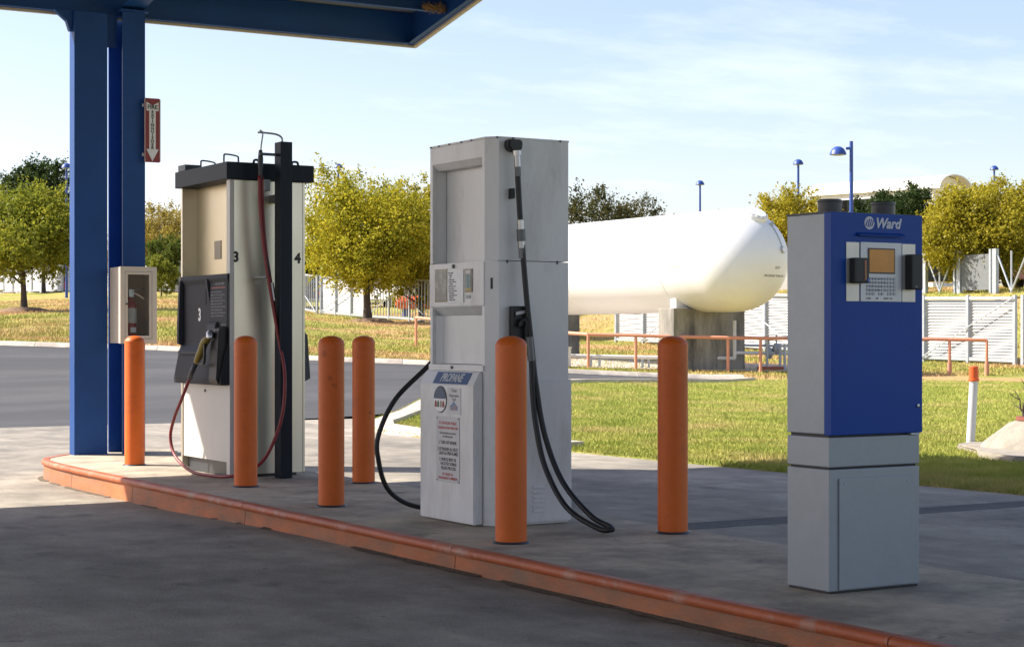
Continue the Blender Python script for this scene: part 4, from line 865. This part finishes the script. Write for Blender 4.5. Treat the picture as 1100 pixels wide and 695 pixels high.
# ------------------------------------------------------------------ orange cylinder, vehicles
p, q = ray(452, 106); z = T(p, q)
t = thing('orange_gas_cylinder', 'bright orange horizontal gas cylinder on blue feet behind the picket fence', 'tank', (p, q, z))
cy = Vector((p, q, z+.78)); dv = Vector((cA, -sA, 0))
obj('vessel', tube(B(), [cy-dv*1.50, cy-dv*1.42, cy-dv*1.25, cy+dv*1.25, cy+dv*1.42, cy+dv*1.5], [.12, .30, .40, .40, .30, .12], 20), orangetank, t, smooth=50)
for s_ in (-.9, .8):
    c_ = cy+dv*s_; obj('foot', bx(c_.x-.15, c_.x+.15, c_.y-.15, c_.y+.15, z-.1, z+.45), lampb, t)
def vehicle(kind, label, x, Y, rot, paint, group):
    p, q = ray(x, Y); z = T(p, q)
    t = thing('parked_'+kind, label, kind, (0, 0, 0), group)
    if kind == 'pickup': low = [(-2.75, .42), (-2.8, .95), (-2.72, 1.12), (-.55, 1.12), (-.45, 1.14), (1.05, 1.14), (2.35, 1.05), (2.72, .92), (2.78, .45)]; cabn = [(-.52, 1.13), (-.38, 1.80), (-.25, 1.86), (.70, 1.84), (.86, 1.80), (1.45, 1.13)]; wb = (-1.75, 1.8)
    else: low = [(-2.35, .40), (-2.40, .9), (-2.32, 1.08), (1.1, 1.08), (2.1, .98), (2.36, .85), (2.4, .42)]; cabn = [(-2.3, 1.07), (-2.15, 1.68), (-1.95, 1.76), (.25, 1.74), (.45, 1.70), (1.2, 1.07)]; wb = (-1.45, 1.45)
    bd = obj('body', prism(B(), low, 'y', -.95, .95, bev=.07), paint, t, smooth=30)
    obj('cab', prism(B(), cabn, 'y', -.80, .80, bev=.06), paint, t, smooth=30)
    cx0, cx1 = cabn[0][0], cabn[-1][0]
    for s_ in (-1, 1):
        obj('side_window', prism(B(), [(cabn[1][0]+.05, 1.22), (cabn[1][0]+.12, 1.66), (cabn[-2][0]-.08, 1.66), (cabn[-1][0]-.22, 1.22)], 'y', s_*.801, s_*.812), glassd, t)
    w_ = cabn[-1]; v_ = cabn[-2]
    bm = B(); vv = [bm.verts.new(c) for c in ((w_[0]-.02, -.68, 1.2), (w_[0]-.02, .68, 1.2), (v_[0]+.06, .64, 1.74), (v_[0]+.06, -.64, 1.74), (w_[0]-.10, -.68, 1.2), (w_[0]-.10, .68, 1.2), (v_[0]-.02, .64, 1.74), (v_[0]-.02, -.64, 1.74))]
    for f in ((0, 1, 2, 3), (7, 6, 5, 4), (0, 4, 5, 1), (1, 5, 6, 2), (2, 6, 7, 3), (3, 7, 4, 0)): bm.faces.new([vv[k] for k in f])
    obj('windscreen', bm, glassd, t)
    obj('rear_window', bx(cabn[1][0]-.14 if kind == 'pickup' else cabn[1][0]-.10, cabn[1][0]-.02, -.62, .62, 1.25, 1.62), glassd, t)
    for wx in wb:
        for s_ in (-1, 1):
            wl = obj('wheel', lathe(B(), [(.2, -.12), (.33, -.12), (.37, -.08), (.37, .08), (.33, .12), (.2, .12)], (wx, s_*.86, .37), 'y', 20), tyre, t, smooth=40)
            obj('rim', lathe(B(), [(0, -.10), (.2, -.118), (.2, .118), (0, .10)], (wx, s_*.86, .37), 'y', 16), steel, wl)
    for s_ in (-1, 1):
        obj('tail_light', bx(low[1][0]-.02, low[1][0]+.06, s_*.78-.1, s_*.78+.1, .80, 1.04), mat('tail_red', (.5, .02, .02), .3), t)
        obj('headlight', bx(low[-2][0]-.06, low[-2][0]+.03, s_*.72-.14, s_*.72+.14, .72, .88), mat('lamp_clear', (.7, .7, .7), .2), t)
    obj('bumper', bx(low[0][0]-.08, low[0][0]+.1, -.9, .9, .42, .60, bev=.03), steel, t); obj('bumper', bx(low[-1][0]-.1, low[-1][0]+.08, -.9, .9, .42, .58, bev=.03), steel, t)
    t.location = (p, q, z); t.rotation_euler.z = rot
    return t
cw = mat('car_white', (.72, .72, .72), .3, var=.02, coat=.4); ck = mat('car_dark', (.04, .05, .07), .3, var=.02, coat=.4); cr_ = mat('car_red', (.42, .02, .02), .3, var=.02, coat=.4)
GV = 'vehicles parked behind the fence'
vehicle('suv', 'dark vehicle with red tail light beside the number 4 on the dispenser', 335, 122, R(60), ck, GV)
vehicle('pickup', 'white pickup parked behind the louvred fence under the yellow tree', 372, 128, R(75), cw, GV)
vehicle('pickup', 'dark pickup parked just right of the blue kiosk', 1003, 84, R(140), ck, GV)
vehicle('pickup', 'red pickup parked behind the fence near the right edge', 1088, 86, R(10), cr_, GV)
vehicle('suv', 'white vehicle behind the picket gate, left of the orange cylinder', 418, 121, R(100), cw, GV)
vehicle('suv', 'dark vehicle parked behind the orange cylinder', 446, 127, R(30), ck, GV)
vehicle('pickup', 'white pickup far off behind the green tree at left', 12, 178, R(95), cw, GV)
vehicle('suv', 'red vehicle far off just left of the blue column', 58, 180, R(20), cr_, GV)
vehicle('suv', 'white vehicle parked far off between cabinet and steel dispenser', 168, 146, R(40), cw, GV)

# ------------------------------------------------------------------ lamp posts
def lamp(x, Y, ytop, label, arm=False):
    p, q = ray(x, Y); z = T(p, q); zt = 1.25+(360-ytop)/1930*Y
    t = thing('lamp_post', label, 'lamp post', (p, q, z), 'blue lamp posts')
    obj('pole', tube(B(), [(p, q, z-.3), (p, q, (z+zt)/2), (p, q, zt-.0)], [.10, .085, .075], 12), lampb, t, smooth=40)
    o_ = Vector((-cA, sA, 0))*.55 if arm else Vector((0, 0, 0)); h0 = zt-.55 if arm else zt-.05
    hd = obj('lamp_head', lathe(B(), [(.02, .34), (.13, .32), (.24, .24), (.32, .11), (.35, 0), (.32, -.01), (0, .02)], Vector((p, q, h0))+o_, 'z', 22), lampb, t, smooth=50)
    obj('lens', lathe(B(), [(0, -.04), (.22, -.03), (.29, -.012), (0, -.012)], Vector((p, q, h0))+o_, 'z', 18), lgrey, hd, smooth=50)
    if arm: obj('arm', tube(B(), [(p, q, zt-.28), Vector((p, q, zt-.30))+o_*.4], .06, 10), lampb, t)
lamp(363.5, 140, 180, 'blue dome lamp post above the yellow tree, left of the propane dispenser')
lamp(752, 140, 198, 'blue dome lamp post rising behind the white tank')
lamp(857.5, 118, 176, 'blue dome lamp post just left of the kiosk, between tank and trees')
lamp(914.5, 74, 152, 'tall near blue lamp post with side arm rising behind the kiosk', True)
lamp(1068, 142, 182, 'blue dome lamp post above the yellow tree at right')
lamp(71.5, 120, 180, 'blue lamp post half hidden by the blue column')

# ------------------------------------------------------------------ vaulted building
e0 = Vector((*site((1022-550)/1930*150, 150), 0)); e1 = Vector((*site((884-550)/1930*159, 159), 0))
dv = (e1-e0).normalized(); nv = Vector((-dv.y, dv.x, 0)); zb = 6.0
t = thing('vaulted_building', 'white barrel vaulted building far behind the trees at right', 'building', (e0.x, e0.y, zb))
L_ = (e1-e0).length; R_ = 2.4; ez = 13.35
def vault(r, th, l0, l1):
    bm = B(); rows = []
    for l in (l0, l1):
        o_ = e0+dv*l; rows.append([bm.verts.new(o_+nv*(rr*math.cos(a))+Vector((0, 0, ez+.48*rr*math.sin(a)))) for rr, rng in ((r, np.linspace(0, math.pi, 21)), (r-th, np.linspace(math.pi, 0, 21))) for a in rng])
    n = len(rows[0])
    for i in range(n): bm.faces.new((rows[0][i], rows[0][(i+1) % n], rows[1][(i+1) % n], rows[1][i]))
    bm.faces.new(rows[0]); bm.faces.new(rows[1][::-1]); return bm
obj('roof', vault(R_+.25, .2, -.5, L_), mat('roof_white', (.62, .60, .58), .5, var=.05), t, smooth=30)
bm = B(); rows = []
for l in (.3, L_-.3):
    o_ = e0+dv*l; rows.append([bm.verts.new(o_+nv*x_+Vector((0, 0, z_))) for x_, z_ in [(-R_, zb-3), (-R_, ez)]+[(R_*math.cos(a), ez+.46*R_*math.sin(a)) for a in np.linspace(math.pi, 0, 15)[1:-1]]+[(R_, ez), (R_, zb-3)]])
n = len(rows[0])
for i in range(n): bm.faces.new((rows[0][i], rows[0][(i+1) % n], rows[1][(i+1) % n], rows[1][i]))
bm.faces.new(rows[0]); bm.faces.new(rows[1][::-1])
obj('wall', bm, mat('wall_offwhite', (.72, .71, .69), .7, var=.05), t)
for i in range(10):
    for s_ in (-1, 1):
        c_ = e0+dv*(3+i*(L_-6)/9)+nv*s_*(R_+.01); bm = B(); vv = [bm.verts.new(c_+dv*a+nv*s_*k_*.04+Vector((0, 0, z_))) for k_ in (0, 1) for a, z_ in ((-1.4, ez-2.2), (1.4, ez-2.2), (1.4, ez-.5), (-1.4, ez-.5))]
        for f in ((0, 1, 2, 3), (7, 6, 5, 4), (0, 4, 5, 1), (1, 5, 6, 2), (2, 6, 7, 3), (3, 7, 4, 0)): bm.faces.new([vv[k] for k in f])
        obj('window', bm, glassd, t)

# ------------------------------------------------------------------ trees
def tree(name, label, x, Y, h, w, cb, cols, seed, n_cl=150, leaf=.13, per=60, dens=1., group='trees beyond the fence', trunk_r=.16, flat=1., shrub=False, z=None):
    rs = np.random.RandomState(seed); p, q = ray(x, Y); z = T(p, q) if z is None else z
    t = thing(name, label, 'shrub' if shrub else 'tree', (p, q, z), group)
    base = Vector((p, q, z)); cc = np.array([p, q, z+(cb+h)/2]); rad = np.array([w/2, w/2, (h-cb)/2*flat])
    lobes = rs.normal(size=(16, 3)); lobes /= np.linalg.norm(lobes, axis=1)[:, None]; la = rs.uniform(-.34, .34, 16)
    d = rs.normal(size=(n_cl, 3)); d /= np.linalg.norm(d, axis=1)[:, None]
    out = 1+((np.maximum(d@lobes.T, 0)**7)*la).sum(1)
    r = rs.uniform(.12, 1, n_cl)**(1/2.0)*out
    cl = cc+d*r[:, None]*rad*.93
    cl[:, 2] = np.where(cl[:, 2] < z+cb*.92, z+cb*.92+rs.uniform(0, .4, n_cl), cl[:, 2])
    # trunk and limbs
    bm = B(); top = base+Vector((rs.normal(0, .15), rs.normal(0, .15), cb+(h-cb)*.72)); stem = []
    for k in range(8):
        f = k/7; stem.append(base.lerp(top, f)+Vector((math.sin(f*4+seed)*.10, math.cos(f*3+seed)*.10, 0))*f+Vector((0, 0, -.2 if k == 0 else 0)))
    tube(bm, stem, [trunk_r*(1.35 if k == 0 else 1-.82*k/7) for k in range(8)], 9)
    order = rs.permutation(n_cl)[:46]
    for k, i in enumerate(order):
        c = Vector(cl[i]); f = min(max((c.z-z)/(h)*.62+rs.uniform(-.08, .05), cb/h*.75), .85); st = stem[0].lerp(stem[-1], f*h/(top.z-z) if f*h < top.z-z else .98)
        idx = min(int(f*h/(top.z-z)*7), 6); fr_ = min(f*h/(top.z-z)*7-idx, 1); st = stem[idx].lerp(stem[idx+1], fr_)
        mid = st.lerp(c, .5)+Vector((rs.normal(0, .12), rs.normal(0, .12), rs.uniform(.0, .25)))*(w/6)
        r0 = trunk_r*(.42 if k < 12 else .22); tube(bm, spline([st, mid, c], 3), np.linspace(r0, .012, 7), 5, cap=False)
    obj('trunk', bm, bark, t, smooth=50)
    # leaves
    leaf *= .74; per *= 1.75
    npc = np.maximum((per*dens*rs.uniform(.4, 1.5, n_cl)).astype(int), 5); own = np.repeat(np.arange(n_cl), npc); n = len(own)
    sd = (w*.062)*rs.uniform(.6, 1.4, n_cl)
    c = cl[own]+rs.normal(size=(n, 3))*sd[own][:, None]*np.array([1, 1, .75])
    c[:, 2] = np.maximum(c[:, 2], z+cb*.72)
    # twigs that stick out of the outline, with leaves along them
    oc = np.argsort(-r)[:n_cl//2]; tw = []
    for i in oc:
        for _ in range(3):
            dd = d[i]+rs.normal(0, .5, 3)+np.array([0, 0, .35]); dd /= np.linalg.norm(dd); ln = w*rs.uniform(.05, .14); m_ = rs.randint(14, 30)
            tw.append(cl[i]+dd*(ln*rs.uniform(0, 1, m_)[:, None]+sd[i]*.6)+rs.normal(0, leaf*.7, (m_, 3)))
    tw = np.concatenate(tw); own = np.r_[own, rs.randint(0, n_cl, len(tw))]; c = np.concatenate([c, tw]); n = len(c)
    nrm = rs.normal(size=(n, 3))+np.array([0, 0, .55]); nrm /= np.linalg.norm(nrm, axis=1)[:, None]
    a = np.cross(nrm, rs.normal(size=(n, 3))); a /= np.linalg.norm(a, axis=1)[:, None]; b = np.cross(nrm, a)
    s = leaf*rs.uniform(.6, 1.35, n)[:, None]
    V = np.stack([c-a*s, c+b*s*.55+nrm*s*.12, c+a*s, c-b*s*.55+nrm*s*.12], 1).reshape(-1, 3)-np.array(base)
    me = bpy.data.meshes.new('crown'); me.vertices.add(4*n); me.vertices.foreach_set('co', V.ravel().astype(np.float32))
    me.loops.add(4*n); me.loops.foreach_set('vertex_index', np.arange(4*n, dtype=np.int32)); me.polygons.add(n)
    me.polygons.foreach_set('loop_start', np.arange(0, 4*n, 4, dtype=np.int32)); me.update(calc_edges=True)
    tint = np.clip(rs.uniform(.1, .9, n_cl)[own]*.6+rs.uniform(0, 1, n)*.4, 0, 1); at = me.attributes.new('tint', 'FLOAT', 'POINT'); at.data.foreach_set('value', np.repeat(tint, 4).astype(np.float32))
    key = 'leaf_'+'_'.join('%.3f' % v for v in cols[1])
    if key not in MATS: MATS[key] = leaf_mat(key, *cols)
    me.materials.append(MATS[key]); o = bpy.data.objects.new('crown', me); C.objects.link(o); o.parent = t
    return t
GR = ((.05, .085, .018), (.10, .135, .022), (.20, .20, .03)); YG = ((.17, .20, .02), (.38, .35, .03), (.60, .49, .04)); YL = ((.18, .18, .02), (.37, .325, .03), (.56, .46, .045))
DK = ((.025, .048, .016), (.045, .075, .02), (.085, .11, .03)); OL = ((.18, .15, .045), (.34, .27, .06), (.50, .38, .08))
GR2 = ((.10, .14, .02), (.24, .26, .03), (.42, .38, .045))
tree('shade_tree', 'green round crowned tree on the grass bank left of the blue column', 26, 84, 5.7, 6.4, 1.65, GR2, 3, 230, .11, 85)
tree('background_tree', 'dark tree rising behind the green tree at the left edge', 47, 150, 10.8, 6.5, 3, DK, 4, 170, .16, 70)
tree('background_tree', 'dark tree cut off by the left edge of the picture', -6, 150, 9.6, 6, 3, DK, 5, 150, .16, 70)
tree('background_tree', 'pale olive wispy tree between the blue column and the steel dispenser', 172, 145, 6.9, 7.0, 2.0, OL, 6, 170, .12, 75)
tree('background_tree', 'darker green tree low behind the cabinet and steel dispenser', 188, 128, 3.8, 4.0, .8, GR, 7, 120, .12, 60)
tree('young_shrub', 'small bright green shrub beside the extinguisher cabinet, before the fence', 173, 112, 2.7, 2.2, .1, ((.10, .13, .02), (.22, .24, .03), (.36, .34, .05)), 8, 70, .08, 60, trunk_r=.04, shrub=True)
tree('shade_tree', 'big yellow tree between the steel and the propane dispensers', 395, 93, 7.1, 7.4, 1.9, YG, 11, 330, .105, 95, trunk_r=.22)
tree('background_tree', 'second greener yellow tree tucked behind the propane dispenser', 452, 97, 7.2, 5.6, 1.2, ((.18, .20, .02), (.36, .32, .03), (.56, .44, .04)), 12, 190, .105, 85)
tree('background_tree', 'sparse dark olive tree rising behind the white tank', 660, 96, 6.9, 5.8, 1.6, ((.04, .055, .02), (.075, .08, .025), (.14, .11, .04)), 13, 150, .10, 60)
tree('background_tree', 'yellow tree just left of the kiosk behind the tank', 853, 104, 6.0, 5.4, 1.4, ((.19, .20, .02), (.38, .33, .03), (.58, .45, .04)), 14, 190, .11, 75)
tree('background_tree', 'low yellow green tree seen over the top of the tank', 785, 130, 5.7, 5, 1.5, YG, 15, 110, .12, 60)
tree('background_tree', 'small dark green tree over the right end of the tank', 812, 122, 6.0, 2.4, 2.5, DK, 16, 60, .10, 60)
tree('background_tree', 'dark green tree behind the kiosk lamp post, below the vaulted roof', 937, 116, 6.3, 4.6, 1.5, DK, 17, 170, .12, 80)
tree('background_tree', 'dense dark green tree between kiosk and yellow tree, below the vaulted roof', 975, 114, 6.2, 4.8, 1.5, DK, 18, 170, .12, 80)
tree('shade_tree', 'broad golden yellow tree behind the white fence at right', 1042, 78, 4.45, 4.7, .55, YL, 19, 300, .09, 95, trunk_r=.13)
tree('background_tree', 'golden tree cut off by the right edge of the picture', 1122, 82, 4.6, 4.4, .7, YL, 20, 220, .09, 90)
tree('background_tree', 'low yellow bush like tree directly behind the kiosk top', 918, 96, 4.2, 3.8, .6, YG, 21, 110, .10, 65)
for i, (x, Y, h_, w_, cl_, lb) in enumerate(((-5, 190, 5.5, 10, GR, 'low green tree behind the far fence at the left edge'), (62, 192, 6, 11, DK, 'dark low tree behind the far fence beside the blue column'), (160, 178, 5, 10, OL, 'low olive thicket behind the extinguisher cabinet'), (330, 165, 4.5, 9, GR, 'low green tree behind the parked cars beside the steel dispenser'), (440, 168, 4.5, 11, OL, 'low olive tree behind the orange cylinder'), (700, 150, 4.2, 10, GR, 'low green tree hidden mostly by the tank'))):
    tree('background_tree', lb, x, Y, h_, w_, .3, cl_, 60+i, 120, .18, 60)
for x, Y in ((26, 84), (397, 93)):
    p, q = ray(x, Y); z = T(p, q)
    g = obj('mulch_ring', lathe(B(), [(1.6, -.25), (1.25, .05), (.7, .17), (0, .22)], (p, q, z), 'z', 22), mulch, smooth=True); g['kind'] = 'structure'
# ------------------------------------------------------------------ grass blades
def blades(name, label, P, Qc, zf, hgt, wid, seed, m):
    rs = np.random.RandomState(seed); n = len(P); z = zf(P, Qc); a = rs.uniform(0, 6.283, n); h = hgt*rs.uniform(.5, 1.4, n); wv = wid*rs.uniform(.6, 1.3, n); le = h*rs.uniform(.1, .9, n); b = rs.uniform(0, 6.283, n)
    V = np.stack([np.stack([P-np.cos(a)*wv, Qc-np.sin(a)*wv, z-.01], -1), np.stack([P+np.cos(a)*wv, Qc+np.sin(a)*wv, z-.01], -1), np.stack([P+np.cos(b)*le, Qc+np.sin(b)*le, z+h], -1)], 1).reshape(-1, 3)
    me = bpy.data.meshes.new(name); me.vertices.add(3*n); me.vertices.foreach_set('co', V.ravel().astype(np.float32)); me.loops.add(3*n); me.loops.foreach_set('vertex_index', np.arange(3*n, dtype=np.int32))
    me.polygons.add(n); me.polygons.foreach_set('loop_start', np.arange(0, 3*n, 3, dtype=np.int32)); me.update(calc_edges=True); me.materials.append(m)
    o = bpy.data.objects.new(name, me); C.objects.link(o); o['kind'] = 'stuff'; o['label'] = label; o['category'] = 'grass'; return o
def sample(poly, n, seed, y0, y1, pw):
    rs = np.random.RandomState(seed); u = rs.uniform(0, 1, n); Y = (y0**pw+(y1**pw-y0**pw)*u)**(1/pw); x = rs.uniform(-30, 1130, n); X = (x-550)/1930*Y; P, Q_ = X*cA+Y*sA, -X*sA+Y*cA
    k = in_poly(P, Q_, poly); return P[k], Q_[k]
lp_ = ISL_NEAR+NOSE+[(31, 36.2), (34, 32), (40, 20), (50, 5), (60, -30)]
lp_ = [(a+.01 if i < 4 else a, b) for i, (a, b) in enumerate(lp_)]
P, Q_ = sample(lp_, 900000, 1, 13, 46, .35)
k = ~in_poly(P, Q_, [(a, b) for a, b in pol]); P, Q_ = P[k][:330000], Q_[k][:330000]
blades('lawn_grass', 'short sunlit green and straw coloured grass of the lawn island', P, Q_, lambda p, q: np.maximum(terr(p, q), 0)+.014, .042, .0055, 2, blade_lawn)
bank_poly = [(a+.35, b+.55) for a, b in FAR]+[(60, 30), (120, 60), (120, 175), (-60, 175)]
P, Q_ = sample(bank_poly, 420000, 3, 37, 115, .2)
P, Q_ = P[:190000], Q_[:190000]
blades('bank_grass', 'dry yellow green grass on the bank beyond the road', P, Q_, lambda p, q: terr(p, q)-.02, .09, .016, 4, blade_bank)
